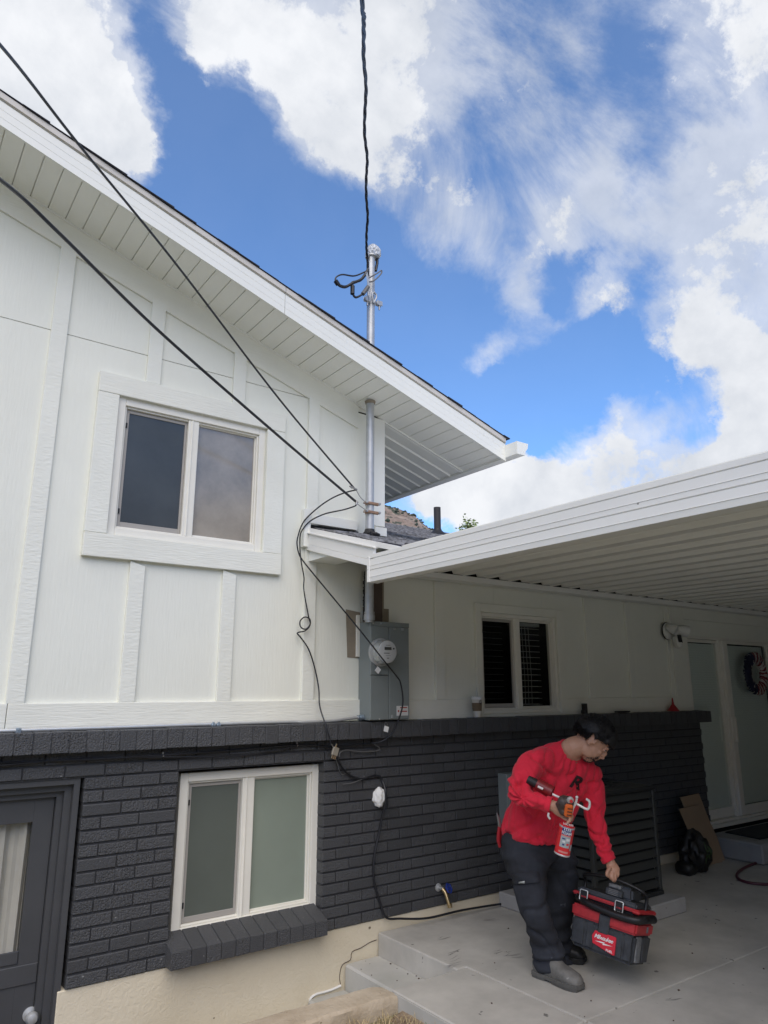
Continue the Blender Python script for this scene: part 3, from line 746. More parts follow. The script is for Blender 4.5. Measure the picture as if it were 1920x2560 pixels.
for i in range(n+1):
    x = .25+.62*i/n; y = YD+.07+.012*math.sin(i*.55)+.008*math.sin(i*1.3+1)
    vs += [(x, y, -1.36), (x+.008*math.sin(i*.2), y, -.65)]
for i in range(n): fs.append((2*i, 2*i+2, 2*i+3, 2*i+1))
mb.add(vs, fs).build('curtain', M_curtain, bd, smooth=True)
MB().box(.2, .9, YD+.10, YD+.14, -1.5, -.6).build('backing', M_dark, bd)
kn = W(74, 2535, YD)
MB().lathe([(.033, 0), (.033, .006), (.014, .012), (.012, .03), (.027, .045), (.03, .06), (.022, .075), (.006, .08)], Matrix.Translation((kn.x, YD-.001, kn.z)) @ Matrix.Rotation(math.pi/2, 4, 'X'), 24).build('knob', M_galv, bd, smooth=True)

# --- upper roof: soffit planks, fascia, shingle edge, gutter
RY = 3.763                                   # back of the rake fascia
sp_w = .1015
x = -2.4; Rt = lambda a, y, dz: (a, y, roofz(a)+dz)
while x < 3.80:
    a, b = x+.003, x+sp_w-.003; y1 = SY-.002
    MB().add([Rt(a, RY+.012, 0), Rt(b, RY+.012, 0), Rt(b, y1, 0), Rt(a, y1, 0), Rt(a, RY+.012, .008), Rt(b, RY+.012, .008), Rt(b, y1, .008), Rt(a, y1, .008)],
             [(0,1,2,3), (4,7,6,5), (0,4,5,1), (1,5,6,2), (2,6,7,3), (3,7,4,0)]).build('soffit_plank', M_soffit, house, bevel=.0)
    x += sp_w
MB().prism([(-2.4, roofz(-2.4)+.009), (3.86, roofz(3.86)+.009), (3.86, roofz(3.86)+.02), (-2.4, roofz(-2.4)+.02)], lambda p, q, d: (p, d, q), RY+.01, SY+.0).build('soffit_channel', M_groove, house)
# J channel along the wall
MB().prism([(-2.4, roofz(-2.4)-.012), (2.94, roofz(2.94)-.012), (2.94, roofz(2.94)+.006), (-2.4, roofz(-2.4)+.006)], lambda p, q, d: (p, d, q), SY-.022, SY-.010).build('channel', M_smooth, house)
# soffit of the eave, planks running with the slope
y = SY+.004; k = 0
MB().add([Rt(3.06, SY+.002, .012), Rt(3.85, SY+.002, .012), Rt(3.85, 12.4, .012), Rt(3.06, 12.4, .012)], [(0,1,2,3)]).build('soffit_channel', M_groove, house)
MB().box(0, 0, 0, 0, 0, 0)
while y < 12:
    w = .135; a, b = 3.045, 3.85
    sec = [(y+.000, -.001), (y+.008, -.012), (y+.018, -.012), (y+.026, -.001), (y+w, -.001), (y+w, .006), (y, .006)]
    mb = MB(); n = len(sec); vs = [Rt(a, s, t) for s, t in sec]+[Rt(b, s, t) for s, t in sec]
    mb.add(vs, [tuple(range(n))[::-1], tuple(range(n, 2*n))]+[(i, (i+1) % n, n+(i+1) % n, n+i) for i in range(n)]).build('soffit_plank', M_soffit, house)
    y += w+.002; k += 1
MB().prism([(SY-.012, -.010), (SY+.016, -.010), (SY+.016, .007), (SY-.012, .007)], lambda a, b, d: Rt(d, a, b), 3.05, 3.85).build('channel', M_smooth, house)
# fascia in two lengths, with folded lines
def fascia(x0, x1):
    f = lambda a, b, d: (d, a, roofz(d)+b)
    sec = [(RY-.0, -.022), (RY-.016, -.022), (RY-.016, .02), (RY-.0145, .022), (RY-.016, .024), (RY-.016, .068), (RY-.0145, .070), (RY-.016, .072), (RY-.016, .118), (RY-.004, .121), (RY-.004, .131), (RY+.02, .131), (RY+.02, .01), (RY+.0, .01)]
    MB().prism(sec, f, x0, x1).build('fascia', M_smooth, house)
    sec = [(RY-.024, .131), (RY-.024, .166), (RY+.03, .168), (RY+.03, .131)]
    MB().prism(sec, f, x0, x1+.0).build('drip_edge', M_drip, house)
fascia(-2.4, 1.915); fascia(1.918, 3.885)
# roof deck and shingles at the rake edge, shingles individually uneven
MB().prism([(-2.4, roofz(-2.4)+.1682), (3.9, roofz(3.9)+.1682), (3.9, roofz(3.9)+.170), (-2.4, roofz(-2.4)+.170)], lambda p, q, d: (p, d, q), RY-.018, 12.5).build('roof', M_roofedge, house)
x = -2.4
while x < 3.9:
    ln = min(.142, 3.915-x); j = random.choice((0, .0, .006, .01))
    f = lambda a, b, d: (a, d, roofz(a)+b)
    MB().prism([(x, .1705), (x+ln, .1705), (x+ln, .1755+j*.2), (x, .1725)], f, RY-.03-j, RY+.35).build('shingle', M_roofedge, house); x += .142
# gutter along the eave (runs away from us), open K profile
GX = 3.875
kp = [(0, .10), (0, 0), (.086, 0), (.094, .035), (.118, .062), (.126, .10), (.121, .10), (.113, .064), (.089, .037), (.082, .004), (.004, .004), (.004, .10)]
gz = roofz(GX)+.004
MB().prism(kp, lambda a, b, d: (GX+a, d, gz+b), 3.625, 12.4).build('gutter', M_smooth, house)
MB().prism([(0.001, .101), (0.001, -.001), (.087, -.001), (.095, .035), (.119, .062), (.127, .101)], lambda a, b, d: (GX+a, d, gz+b), 3.618, 3.627).build('gutter_end_cap', M_smooth, house)
MB().prism([(0, -.012), (.02, -.012), (.02, .12), (0, .12)], lambda a, b, d: (3.853+a, d, roofz(3.87)+b), 3.78, 12.4).build('fascia', M_smooth, house)
MB().box(3.846, 3.90, RY-.002, RY+.06, roofz(3.87)-.015, roofz(3.87)+.14).build('fascia_return', M_smooth, house)

# --- lower roof
def lrz(y): return 1.075+.285*(y-4.18) if y < 4.22 else 1.0864+.302*(y-4.22)
prof = [3.44, 4.22, 9.6]
def lroof(x0, x1, y0, y1, name, m, off=0, th=.02, parent=house, kind=None):
    ys = [y0]+[y for y in prof if y0 < y < y1]+[y1]; mb = MB(); vs = []; n = len(ys)
    for y in ys: vs += [(x0, y, lrz(y)+off), (x1, y, lrz(y)+off), (x0, y, lrz(y)+off-th), (x1, y, lrz(y)+off-th)]
    fs = []
    for i in range(n-1):
        a = i*4; b = a+4; fs += [(a, a+1, b+1, b), (a+2, b+2, b+3, a+3), (a, b, b+2, a+2), (a+1, a+3, b+3, b+1)]
    fs += [(0, 2, 3, 1), ((n-1)*4, (n-1)*4+1, (n-1)*4+3, (n-1)*4+2)]
    return mb.add(vs, fs).build(name, m, parent, kind=kind)
lroof(2.40, 2.64, 3.44, 4.2, 'lower_roof', M_roofedge, -.01, .03); lroof(2.64, 9.2, 3.75, 4.2, 'lower_roof', M_roofedge, -.01, .03); lroof(3.06, 9.2, 4.2, 9.6, 'lower_roof', M_roofedge, -.01, .03)
mb = MB(); y = 3.45; row = 0; RS = random.Random(3)
while y < 9.55:
    x = (2.41 if y < 4.2 else 3.07)-RS.random()*.2
    while x < 9.1:
        w = RS.uniform(.12, .3); xa = max(x, 2.41 if y < 4.1 else 3.06); xb = x+w-.006
        if y < 3.74: xb = min(xb, 2.65)
        if xb > xa:
            t = RS.choice((.006, .010, .015)); y2 = min(y+.16, 9.6)
            vs = [(xa, y, lrz(y)-.006), (xb, y, lrz(y)-.006), (xb, y, lrz(y)+t), (xa, y, lrz(y)+t), (xb, y2, lrz(y2)+.001), (xa, y2, lrz(y2)+.001)]
            mb.add(vs, [(0, 1, 2, 3), (3, 2, 4, 5), (0, 3, 5), (1, 4, 2)])
        x += w
    y += .14; row += 1
mb.build('shingles', M_shingle, house, kind='stuff')
lroof(3.06, 9.2, 9.5, 9.6, 'ridge_cap', M_shingle, .03, .03)
# rake board on the left edge of the lower roof
f = lambda a, b, d: (a, d, b)
def rake(x0, x1, zlo, zhi, y0, y1, name, m):
    zz = lambda y: .285*(y-4.18)
    vs = []
    for y in (y0, y1):
        vs += [(x0, y, zlo+zz(y)), (x1, y, zlo+zz(y)), (x1, y, zhi+zz(y)), (x0, y, zhi+zz(y))]
    return MB().add(vs, [(0,1,2,3), (4,7,6,5), (0,4,5,1), (1,5,6,2), (2,6,7,3), (3,7,4,0)]).build(name, m, house, bevel=.0015)
rake(2.378, 2.40, .912, .952, 3.455, 4.212, 'rake_board', M_beam)
rake(2.381, 2.40, .953, 1.028, 3.40, 4.212, 'rake_board', M_beam)
rake(2.366, 2.40, 1.028, 1.036, 3.38, 4.212, 'drip_edge', M_beam)
rake(2.384, 2.41, 1.036, 1.068, 3.10, 4.212, 'drip_edge', M_beam)
# horizontal soffit under the short eave, closing it to the wall
MB().box(2.40, 2.63, 3.46, SY-.002, .84, .845).build('eave_soffit', M_soffit, house)
MB().prism([(2.40, .845), (2.40, 1.05), (2.41, 1.05), (2.41, .845)], lambda a, b, d: (a, d, b), 4.195, 4.2).build('eave_blocking', M_soffit, house)
MB().add([(2.402, 3.9, .845), (2.402, 4.2, .845), (2.402, 4.2, .93), (2.402, 3.9, .84), (2.41, 3.9, .845), (2.41, 4.2, .845), (2.41, 4.2, .93), (2.41, 3.9, .84)], [(0,1,2,3), (4,7,6,5), (0,4,5,1), (1,5,6,2), (2,6,7,3), (3,7,4,0)]).build('eave_blocking', M_soffit, house)

# ============================================================ PATIO COVER
patio = empty('patio_cover', label='white aluminium patio cover with ribbed underside beside the house', cat='patio cover')
PX0, PX1, PY0 = 2.375, 9.35, -4.6  # cover lengthened out of view towards the front to darken the space below
f = lambda a, b, d: (a, d, b)
# side beam, folded profile
sec = [(PX0+.003, .607), (PX0+.075, .607), (PX0+.075, .768), (PX0+.0, .768), (PX0+.0, .7465), (PX0+.006, .745), (PX0+.006, .742), (PX0+.0, .7405), (PX0, .703), (PX0-.0025, .7015), (PX0, .700), (PX0, .678), (PX0+.006, .6765), (PX0+.006, .6735), (PX0, .672), (PX0, .636), (PX0-.0025, .6345), (PX0, .633)]
MB().prism(sec, f, PY0, 3.43).build('side_beam', M_beam, patio)
MB().bbox(PX0-.004, PX0+.075, 3.4305, 3.456, .605, .757, .002).build('beam_end_plate', M_beam, patio)
mb = MB()
for (yy, zz) in ((3.444, .68), (3.444, .752)): mb.lathe([(.0035, 0), (.003, .002)], Matrix.Translation((PX0-.004, yy, zz)) @ Matrix.Rotation(-math.pi/2, 4, 'Y'), 8)
mb.build('screws', M_galv, patio, kind='stuff')
MB().lathe([(.004, 0), (.003, .002)], Matrix.Translation(XP(1595, 1259, PX0-.0)) @ Matrix.Rotation(-math.pi/2, 4, 'Y'), 8).build('screw', M_wire, patio)
MB().add([(PX0+.05, PY0, .768), (2.66, PY0, .846), (2.66, 4.17, .846), (PX0+.05, 3.43, .768)], [(0,1,2,3)]).build('edge_flashing', M_pan, patio)
# roof pans
x = 2.62; first = True
while x < PX1:
    w = .25
    if first: sec = [(x, .848), (2.87, .848), (2.87, .853), (x, .853)]; 
    else: sec = [(x, .851), (x+.095, .851), (x+.098, .845), (x+.106, .845), (x+.109, .851), (x+.125, .893), (x+.225, .893), (x+w, .851), (x+w, .857), (x+.227, .899), (x+.122, .899), (x+.104, .857), (x, .857)]
    MB().prism(sec, f, PY0, 4.10).build('roof_pan', M_pan, patio); x += w; first = False
MB().box(3.05, PX1, 4.085, SY-.025, .803, .846).build('ledger', M_beam, patio, bevel=.003)
MB().box(3.05, PX1, 4.158, SY-.03, .846, .93).build('ledger_shade', M_dark, patio)  # black strip stands in for the shade in the hollows above the ledger
MB().box(PX0, PX1, PY0-.08, PY0, .60, .80).build('front_beam', M_beam, patio, bevel=.004)
for px in (2.6, 6.0, 9.1): MB().box(px, px+.09, PY0-.09, PY0+.0, SLAB, .6).build('post', M_beam, patio, bevel=.004)
# unseen wall added at the far side to block light and darken the patio
wing = empty('light_block_wall', label='unseen charcoal wall added at the far right end to darken the patio', cat='wall')
MB().box(9.4, 9.7, -4.6, 4.19, -1.6, 2.2).build('wall_core', M_brick, wing)

# ============================================================ SERVICE MAST
mast = empty('service_mast', label='galvanised steel conduit mast with wrapped weatherhead rising past the roof edge', cat='conduit')
MX, MY = 2.822, 4.08
MB().tube([(MX, MY, .44), (MX, MY, 3.29)], .0305, 20).build('pipe', M_galv, mast, smooth=True)
for z in (.485, .50): MB().tube([(MX, MY, z), (MX, MY, z+.012)], .036, 20).build('pipe_nut', M_galv, mast, smooth=True)
MB().tube([(MX, MY, .455), (MX, MY, .487)], .039, 20).build('hub', M_galv, mast, smooth=True)
mb = MB(); mb.lathe([(.06, 0), (.055, .015), (.04, .03), (.034, .05)], Matrix.Translation((MX, MY, lrz(MY)+.0)), 16); mb.build('roof_boot', M_black, mast, smooth=True)
for k in range(7):
    a = k*.9; MB().tube([(MX+.045*math.cos(a), MY-.02+.03*math.sin(a), lrz(MY)+.012), (MX+.06*math.cos(a+.5), MY-.02+.05*math.sin(a+.5), lrz(MY)+.008)], .012, 6).build('sealant_lump', M_black, mast, smooth=True)
mb = MB(); mb.lathe([(.036, -.02), (.041, .0), (.038, .003)], Matrix.Translation((MX, MY, roofz(MX)-.006)) @ Matrix.Rotation(0, 4, 'X'), 18); mb.build('soffit_collar', M_tan, mast, smooth=True)
# pipe straps on the wall (the two rusty ones) and mast clamp above the roof
def clamp(z, m, name):
    mb = MB(); mb.tube([(MX, MY, z-.009), (MX, MY, z+.009)], .0335, 20)
    mb.bbox(MX-.063, MX+.063, MY-.040, MY-.033, z-.009, z+.009, .002); mb.bbox(MX-.063, MX+.063, MY-.020, MY-.013, z-.009, z+.009, .002)
    mb.build(name, m, mast, smooth=True)
    for sx in (-1, 1): MB().tube([(MX+sx*.055, MY-.055, z), (MX+sx*.055, MY+.0, z)], .006, 8).lathe([(.010, 0), (.010, .006)], Matrix.Translation((MX+sx*.055, MY-.042, z)) @ Matrix.Rotation(math.pi/2, 4, 'X'), 6).build('bolt', M_galv, mast, smooth=True)
clamp(1.281, M_rust, 'pipe_clamp'); clamp(1.216, M_rust, 'pipe_clamp')
zc = W(924, 757, MY).z
mb = MB(); mb.tube([(MX, MY, zc-.016), (MX, MY, zc+.016)], .034, 20)
for sx in (-1, 1): mb.bbox(MX+sx*.055-.026, MX+sx*.055+.026, MY-.046, MY-.038, zc-.02, zc+.02, .003); mb.bbox(MX+sx*.055-.026, MX+sx*.055+.026, MY-.024, MY-.016, zc-.02, zc+.02, .003)
mb.build('mast_clamp', M_galv, mast, smooth=True)
for sx in (-1, 1): MB().tube([(MX+sx*.055, MY-.035, zc+.0), (MX+sx*.055, MY-.035, zc-.055)], .006, 8).build('bolt', M_wire, mast, smooth=True)
MB().tube([(MX-.005, MY-.045, zc-.02), (MX-.022, MY-.05, zc+.03), (MX-.02, MY-.05, zc+.055), (MX-.002, MY-.05, zc+.07), (MX+.016, MY-.05, zc+.055), (MX+.018, MY-.05, zc+.03), (MX-.005, MY-.045, zc-.02)], .007, 8).build('insulator_eye', M_galv, mast, smooth=True)
# weatherhead, wrapped: crumpled dome leaning to the right
def dome():
    bm = bmesh.new(); bmesh.ops.create_icosphere(bm, subdivisions=4, radius=1)
    for v in bm.verts:
        p = v.co.copy(); q = Vector((p.x*.050+max(p.z, -.4)*-.0+.006, p.y*.055, p.z*.072))
        if p.z < -.3: q.z = -.03+p.z*.01
        q.x += .016*(1-abs(p.z)) if p.x > 0 else 0
        q += p*noise.noise(p*4)*.009+p*abs(noise.noise(p*9))*.005
        v.co = q
    me = bpy.data.meshes.new('weatherhead'); bm.to_mesh(me); bm.free(); me.materials.append(M_galvb); 
    me.transform(Matrix.Translation((MX+.012, MY, 3.33))); o = bpy.data.objects.new('weatherhead', me); COL.objects.link(o); o.parent = mast
M_galvb = mat('crumpled_wrap', (.50, .52, .54), .5, .3, bump=(60, .8, .006), var=.2, varscale=30)
dome()
MB().tube([(MX+.006, MY, 3.283), (MX+.006, MY, 3.292)], .050, 20).build('hose_clamp', M_galv, mast, smooth=True)
MB().bbox(MX-.058, MX-.035, MY-.03, MY+.0, 3.255, 3.30, .004).build('bracket', M_galv, mast)
MB().tube([(MX+.052, MY-.01, 3.30), (MX+.05, MY-.012, 3.24), (MX+.035, MY-.014, 3.17)], .012, 8).build('conductor_sleeve', M_cable, mast, smooth=True)

# ---- cables. pt(x, y, Y): a place on the photograph carried to the plane Y
pt = lambda x, y, Y: W(x, y, Y)
far0, far1 = pt(912, -500, .8), pt(908, 0, 1.7)
tw = []
P0 = [pt(921, 690, 4.03), pt(918, 640, 3.98), pt(916, 600, 3.85), pt(919, 540, 3.65), pt(915, 470, 3.45), pt(918, 400, 3.2), pt(911, 320, 2.95), pt(915, 230, 2.65), pt(909, 130, 2.3), pt(910, 50, 2.0), pt(906, 0, 1.8), pt(900, -500, .9)]
sd0 = cr_pts([tuple(p) for p in P0], 14)
def twisted(ph, r, m, nm):
    o = []
    for i, p in enumerate(sd0):
        p = Vector(p); a = ph+i*.42; R = .0055; o.append(p+Vector((math.cos(a)*R, 0, 0))+Vector((0, .7, -.7))*math.sin(a)*R)
    return MB().tube(o, r, 6).build(nm, m, drop, smooth=True)
drop = empty('service_drop', label='twisted black power cable coming down from the sky to the weatherhead', cat='cable')
twisted(0, .0062, M_cable, 'conductor'); twisted(2.1, .006, M_cable, 'conductor'); twisted(4.2, .004, M_cable, 'neutral_wire')
YM = 4.0
def cp(lst, r, m, name, **k): return cable(name, lst, r, m, **k)
q = lambda x, y, Y=YM: W(820+x/7.375, 620+y/7.375, Y)
lp = empty('drip_loops', label='black drip loop wires bulging left of the mast top', cat='cable')
cp([q(740, 390), q(690, 480), q(600, 585), q(450, 650), q(330, 715), q(230, 700), q(165, 645)], .0115, M_cable, 'loop_wire', parent=lp)
cp([q(735, 410), q(660, 450), q(480, 515), q(270, 490), q(160, 530), q(135, 590), q(150, 640)], .006, M_cable, 'loop_wire', parent=lp)
cp([q(690, 500), q(600, 600), q(500, 620), q(440, 640), q(455, 700), q(450, 780), q(470, 870), q(520, 910), q(620, 860), q(690, 780), q(735, 710)], .0085, M_cable, 'loop_wire', parent=lp)
MB().tube([q(135, 600), q(190, 680)], .017, 8).build('splice', M_cable, lp, smooth=True)
MB().tube([q(452, 700), q(450, 850)], .0165, 8).build('splice', M_cable, lp, smooth=True)
MB().tube([q(740, 715), q(640, 850)], .016, 8).build('splice', M_greycable, lp, smooth=True)
cp([q(740, 560), q(900, 470), q(985, 415), q(975, 480), q(850, 600), q(760, 625)], .0055, M_greycable, 'loop_wire', parent=lp)
MB().add([q(690, 450, 3.99), q(730, 430, 3.99), q(770, 700, 3.99), q(735, 700, 3.99), q(690, 450, 4.01), q(730, 430, 4.01), q(770, 700, 4.01), q(735, 700, 4.01)], [(0,1,2,3), (4,7,6,5), (0,4,5,1), (1,5,6,2), (2,6,7,3), (3,7,4,0)]).build('wedge_clamp', M_galv, lp)
cp([q(735, 700), q(742, 800), q(750, 900), q(757, 960, 4.03)], .003, M_wire, 'support_wire', parent=lp)

# two long communication cables to the pole behind us
k7 = lambda x, y, Y=YM: W(740+x/5.925, 1180+y/5.925, Y)
cp([k7(875, 255), pt(700, 1000, 3.87), pt(440, 660, 3.45), pt(200, 365, 2.9), pt(0, 112, 2.3), pt(-600, -500, 1.0)], .0062, M_cable, 'overhead_cable', label='upper long black cable sagging across the gable to the mast clamp', n=10)
cp([k7(900, 450), pt(700, 1093, 3.9), pt(400, 830, 3.6), pt(150, 585, 3.2), pt(0, 449, 2.85), pt(-700, -30, 1.4)], .0085, M_cable, 'overhead_cable', label='lower thicker black cable crossing the upper window towards the mast', n=10)
for nm, pts, lab in (('guy_wire', [k7(870, 240), k7(905, 290), k7(945, 360), k7(990, 410), k7(1040, 455, 4.04)], 'twisted wire tying the upper cable to the upper rusty strap'),
                     ('guy_wire', [k7(905, 470), k7(965, 515), k7(1000, 540), k7(1060, 585, 4.04)], 'twisted wire tying the lower cable to the lower rusty strap')):
    cp(pts, .0028, M_wire, nm, label=lab, cat='wire', n=6)
for nm, a, b, c, lab in (('cable_clamp', k7(790, 210, 3.99), k7(905, 262, 3.99), .009, 'small metal wedge clamp on the upper cable end'), ('cable_clamp', k7(905, 425, 3.99), k7(893, 485, 3.99), .012, 'small metal wedge clamp on the lower cable end')):
    tag(MB().tube([a, a.lerp(b, .4), a.lerp(b, .42), b], [c*.5, c, c*.7, c*.6], 6).build(nm, M_wire, smooth=True), lab, 'clamp')
# their tails run left, over the corner and down the wall
cp([k7(905, 262, 3.99), k7(730, 305, 4.02), k7(540, 385, 4.08), k7(350, 510, 4.14), k7(160, 680, 4.16), k7(80, 800, 4.17), k7(30, 950, 4.17), k7(15, 1060, 4.17), k7(40, 1200, 4.17), k7(100, 1310, 4.16), k7(300, 1560, 4.14)] +
   [W(860+200/6.145, 1500+410/6.145, 3.98), W(860+620/6.145, 1500+940/6.145, 3.84), W(860+800/6.145, 1500+1160/6.145, 3.95), W(860+870/6.145, 1500+1280/6.145, 3.99), W(860+905/6.145, 1500+1550/6.145, 4.0), W(860+860/6.145, 1500+1780/6.145, 4.02), W(860+740/6.145, 1500+2040/6.145, 4.06), W(860+600/6.145, 1500+2160/6.145, 4.08), W(931, 1858, 4.13)], .0052, M_cable, 'drop_cable',
   label='black cable hanging from the mast in front of the meter box to the ledge', n=8)
k2 = lambda x, y, Y=4.18: W(0+x/2.074, 900+y/2.074, Y)
cp([k7(893, 485, 3.99), k7(860, 510, 4.0), k7(700, 560, 4.04), k7(430, 620, 4.1), k7(220, 720, 4.16), k7(100, 850, 4.17), k7(60, 960, 4.17), k7(62, 1200, 4.17), k7(85, 1380, 4.17), k7(118, 1560, 4.17), k7(118, 1760, 4.17),
   k2(1600, 1330), k2(1608, 1370, 4.16), k2(1585, 1395, 4.16), k2(1560, 1385, 4.17), k2(1556, 1355, 4.18), k2(1580, 1333, 4.18), k2(1607, 1345, 4.17), k2(1605, 1380, 4.17), k2(1580, 1405, 4.18), k2(1542, 1415, 4.18), k2(1560, 1440, 4.18), k2(1600, 1500, 4.17), k2(1630, 1590, 4.17), k2(1652, 1700, 4.16),
   W(700+330/3.318, 1350+1380/3.318, 4.13), W(700+380/3.318, 1350+1540/3.318, 4.07), W(700+425/3.318, 1350+1690/3.318, 4.06)], .0048, M_cable, 'drop_cable', label='thin black cable looping once down the white wall to the coax splitter', n=7)
# splitter and the cables round it
c7 = lambda x, y, Y=4.14: W(780+x/3.456, 1780+y/3.456, Y)
sp = empty('coax_splitter', label='small tan coax splitter hanging on cables under the brick ledge', cat='splitter')
a = c7(200, 340, 4.10); Mx = Matrix.Translation(a) @ Matrix.Rotation(R_(18), 4, 'Y')
MB().bbox(-.022, .022, -.009, .009, -.026, .026, .003, 0, Mx).build('body', mat('zinc_tan', (.33, .30, .24), .5, .3), sp)
mb = MB()
for (x, z, s) in ((-.012, -.036, -1), (.002, -.036, -1), (.014, -.036, -1), (-.004, .036, 1)): mb.lathe([(.0048, -.011), (.0048, .011)], Mx @ Matrix.Translation((x, 0, z)), 6)
mb.build('connectors', M_brass, sp, kind='stuff')
cp([c7(165, 270, 4.09), c7(185, 305, 4.1)], .004, M_wire, 'plug', parent=sp, n=2)
cp([c7(235, 385, 4.11), c7(245, 350, 4.11), c7(300, 328, 4.14), c7(420, 342, 4.15), c7(560, 335, 4.15), c7(582, 310, 4.14), c7(540, 278, 4.13)], .0042, M_greycable, 'coax_cable', label='grey coax cable curling from the splitter right to the ledge clip', n=7)
cp([c7(215, 400, 4.11), c7(260, 480, 4.13), c7(330, 550, 4.15), c7(430, 580, 4.155), c7(520, 552, 4.155), c7(580, 555, 4.155), c7(610, 600, 4.15), c7(633, 680, 4.12), c7(635, 780, 4.12), c7(605, 910, 4.14), c7(575, 1060, 4.15), c7(545, 1200, 4.15), c7(530, 1350, 4.15), c7(545, 1500, 4.15), c7(590, 1650, 4.15), c7(640, 1775, 4.14), c7(760, 1785, 4.13), c7(1000, 1780, 4.10), c7(1300, 1712, 4.10), c7(1650, 1655, 4.10)], .0075, M_cable, 'ground_cable', label='black cable running down the charcoal brick and along the slab edge', n=7)
cp([c7(205, 400, 4.11), c7(235, 500, 4.14), c7(260, 540, 4.15), c7(300, 525, 4.15)], .002, M_wire, 'bond_wire', label='fine bare wire dangling below the coax splitter', cat='wire', n=6)
cp([c7(265, 625, 4.155), c7(350, 612, 4.155), c7(430, 580, 4.15)], .003, M_greycable, 'cable_stub', label='short cut cable stub on the brick left of the white foam lump', n=5)
cp([W(-300, 1934, 4.155), W(0, 1908, 4.155), W(200, 1900, 4.15), W(407, 1888, 4.14), W(600, 1874, 4.15), W(745, 1862, 4.14), W(830, 1866, 4.15), W(930, 1858, 4.14)], .006, M_cable, 'ledge_cable', label='upper black cable clipped along the brick just under the ledge', n=8)
cp([W(-300, 1938, 4.15), W(0, 1914, 4.15), W(230, 1895, 4.15), W(407, 1893, 4.14), W(600, 1888, 4.15), W(742, 1866, 4.14)], .0045, M_cable, 'ledge_cable', label='lower black cable sagging along the brick under the ledge', n=8)
for i, (x, y, lab) in enumerate(((407, 1886, 'small metal cable clip under the ledge above the frosted window'), (742, 1860, 'small metal cable clip under the ledge left of the splitter'), (931, 1855, 'small dark cable clip under the ledge below the meter box'))):
    p = W(x, y, 4.145); o = MB().bbox(-.006, .006, -.006, .012, -.016, .014, .002).lathe([(.0045, 0), (.004, .008)], Matrix.Translation((0, -.006, -.008)) @ Matrix.Rotation(math.pi/2, 4, 'X'), 8).build('cable_clip', M_wire if i < 2 else M_black)
    o.location = p; tag(o, lab, 'cable clip')
for (x, y, lab) in ((143, 697, 'small upper cable hook at the wall corner by the low roof'), (140, 745, 'small lower cable hook at the wall corner by the low roof')):
    p = k7(x, y, 4.185); o = MB().tube([(0, .03, 0), (0, 0, 0), (.012, -.004, .006), (.012, -.004, .016)], .003, 6).build('cable_hook', M_wire, smooth=True); o.location = p; tag(o, lab, 'hook')

# ---- thin conduit lying on the ledge, bending up into the enclosure
emt = empty('thin_conduit', label='thin grey steel conduit lying on the ledge and ending in the meter box', cat='conduit')
e4 = lambda x, y, Y: W(700+x/3.318, 1350+y/3.318, Y)
cp([(-1.3, 4.17, -.212), (.3, 4.17, -.210), (1.3, 4.17, -.2095), (2.2, 4.165, -.2075), e4(200, 1510, 4.15), e4(420, 1500, 4.15), e4(540, 1485, 4.15), e4(620, 1475, 4.15), e4(672, 1472, 4.15)], .0105, M_emt, 'pipe', parent=emt, n=6, seg=10)
cn = e4(675, 1472, 4.15)
MB().tube([cn+Vector((-.012, 0, 0)), cn+Vector((.014, 0, 0))], .02, 12).tube([cn+Vector((-.03, 0, 0)), cn+Vector((-.012, 0, 0))], .015, 12).build('connector', mat('blueish_zinc', (.35, .42, .48), .35, .7), emt, smooth=True)
for xx in (545, 532): 
    p = W(xx, 1812, 4.16); MB().tube([p+Vector((-.012, 0, -.003)), p+Vector((.012, 0, -.003))], .0135, 10).bbox(p.x-.004, p.x+.004, p.y-.016, p.y, p.z+.0, p.z+.018, .001).build('coupling', MATS['blueish_zinc'], emt, smooth=True)
p = W(46, 1826, 4.16); MB().bbox(p.x-.012, p.x+.012, p.y-.01, p.y+.03, p.z-.018, p.z+.012, .002).lathe([(.006, 0), (.005, .006)], Matrix.Translation((p.x, p.y-.01, p.z+.004)) @ Matrix.Rotation(math.pi/2, 4, 'X'), 8).build('strap', MATS['blueish_zinc'], emt)

# ============================================================ METER ENCLOSURE
box = empty('meter_enclosure', label='tall grey steel meter and breaker enclosure on the wall above the ledge', cat='electrical box')
ex0, ex1, ey, ez0, ez1 = 2.828, 3.160, 4.07, -.212, .446
MB().bbox(ex0, ex1, ey+.012, SY-.002, ez0, ez1, .004).build('box_body', M_panelgrey, box)
MB().bbox(ex0-.002, ex1+.003, ey-.0, ey+.0115, ez1-.03, ez1+.003, .002).build('top_lip', M_panelgrey, box)
MB().bbox(ex0, 2.978, ey-.004, ey+.0115, ez0+.005, .082, .002).bbox(ex0, 2.978, ey-.004, ey+.0115, .087, ez1-.031, .002).build('meter_cover_panel', M_panelgrey, box)
MB().bbox(2.983, ex1-.002, ey-.002, ey+.0115, ez0+.005, ez1-.031, .003).build('breaker_door', M_panelgrey, box)
for sx in (3.02, 3.09): MB().bbox(sx, sx+.022, ey-.006, ey-.001, ez1-.052, ez1-.034, .002).build('hinge_clip', mat('pale_steel', (.33, .35, .34), .45, .3), box)
MB().bbox(3.0, 3.016, ey-.006, ey-.001, ez0+.01, ez0+.035, .002).build('latch', MATS['pale_steel'], box)
mb = MB(); mb.box(3.045, 3.145, ey-.004, ey-.0022, -.185, -.12); mb.build('sticker', M_label, box)
M_stred = mat('sticker_red', (.35, .04, .03), .6)
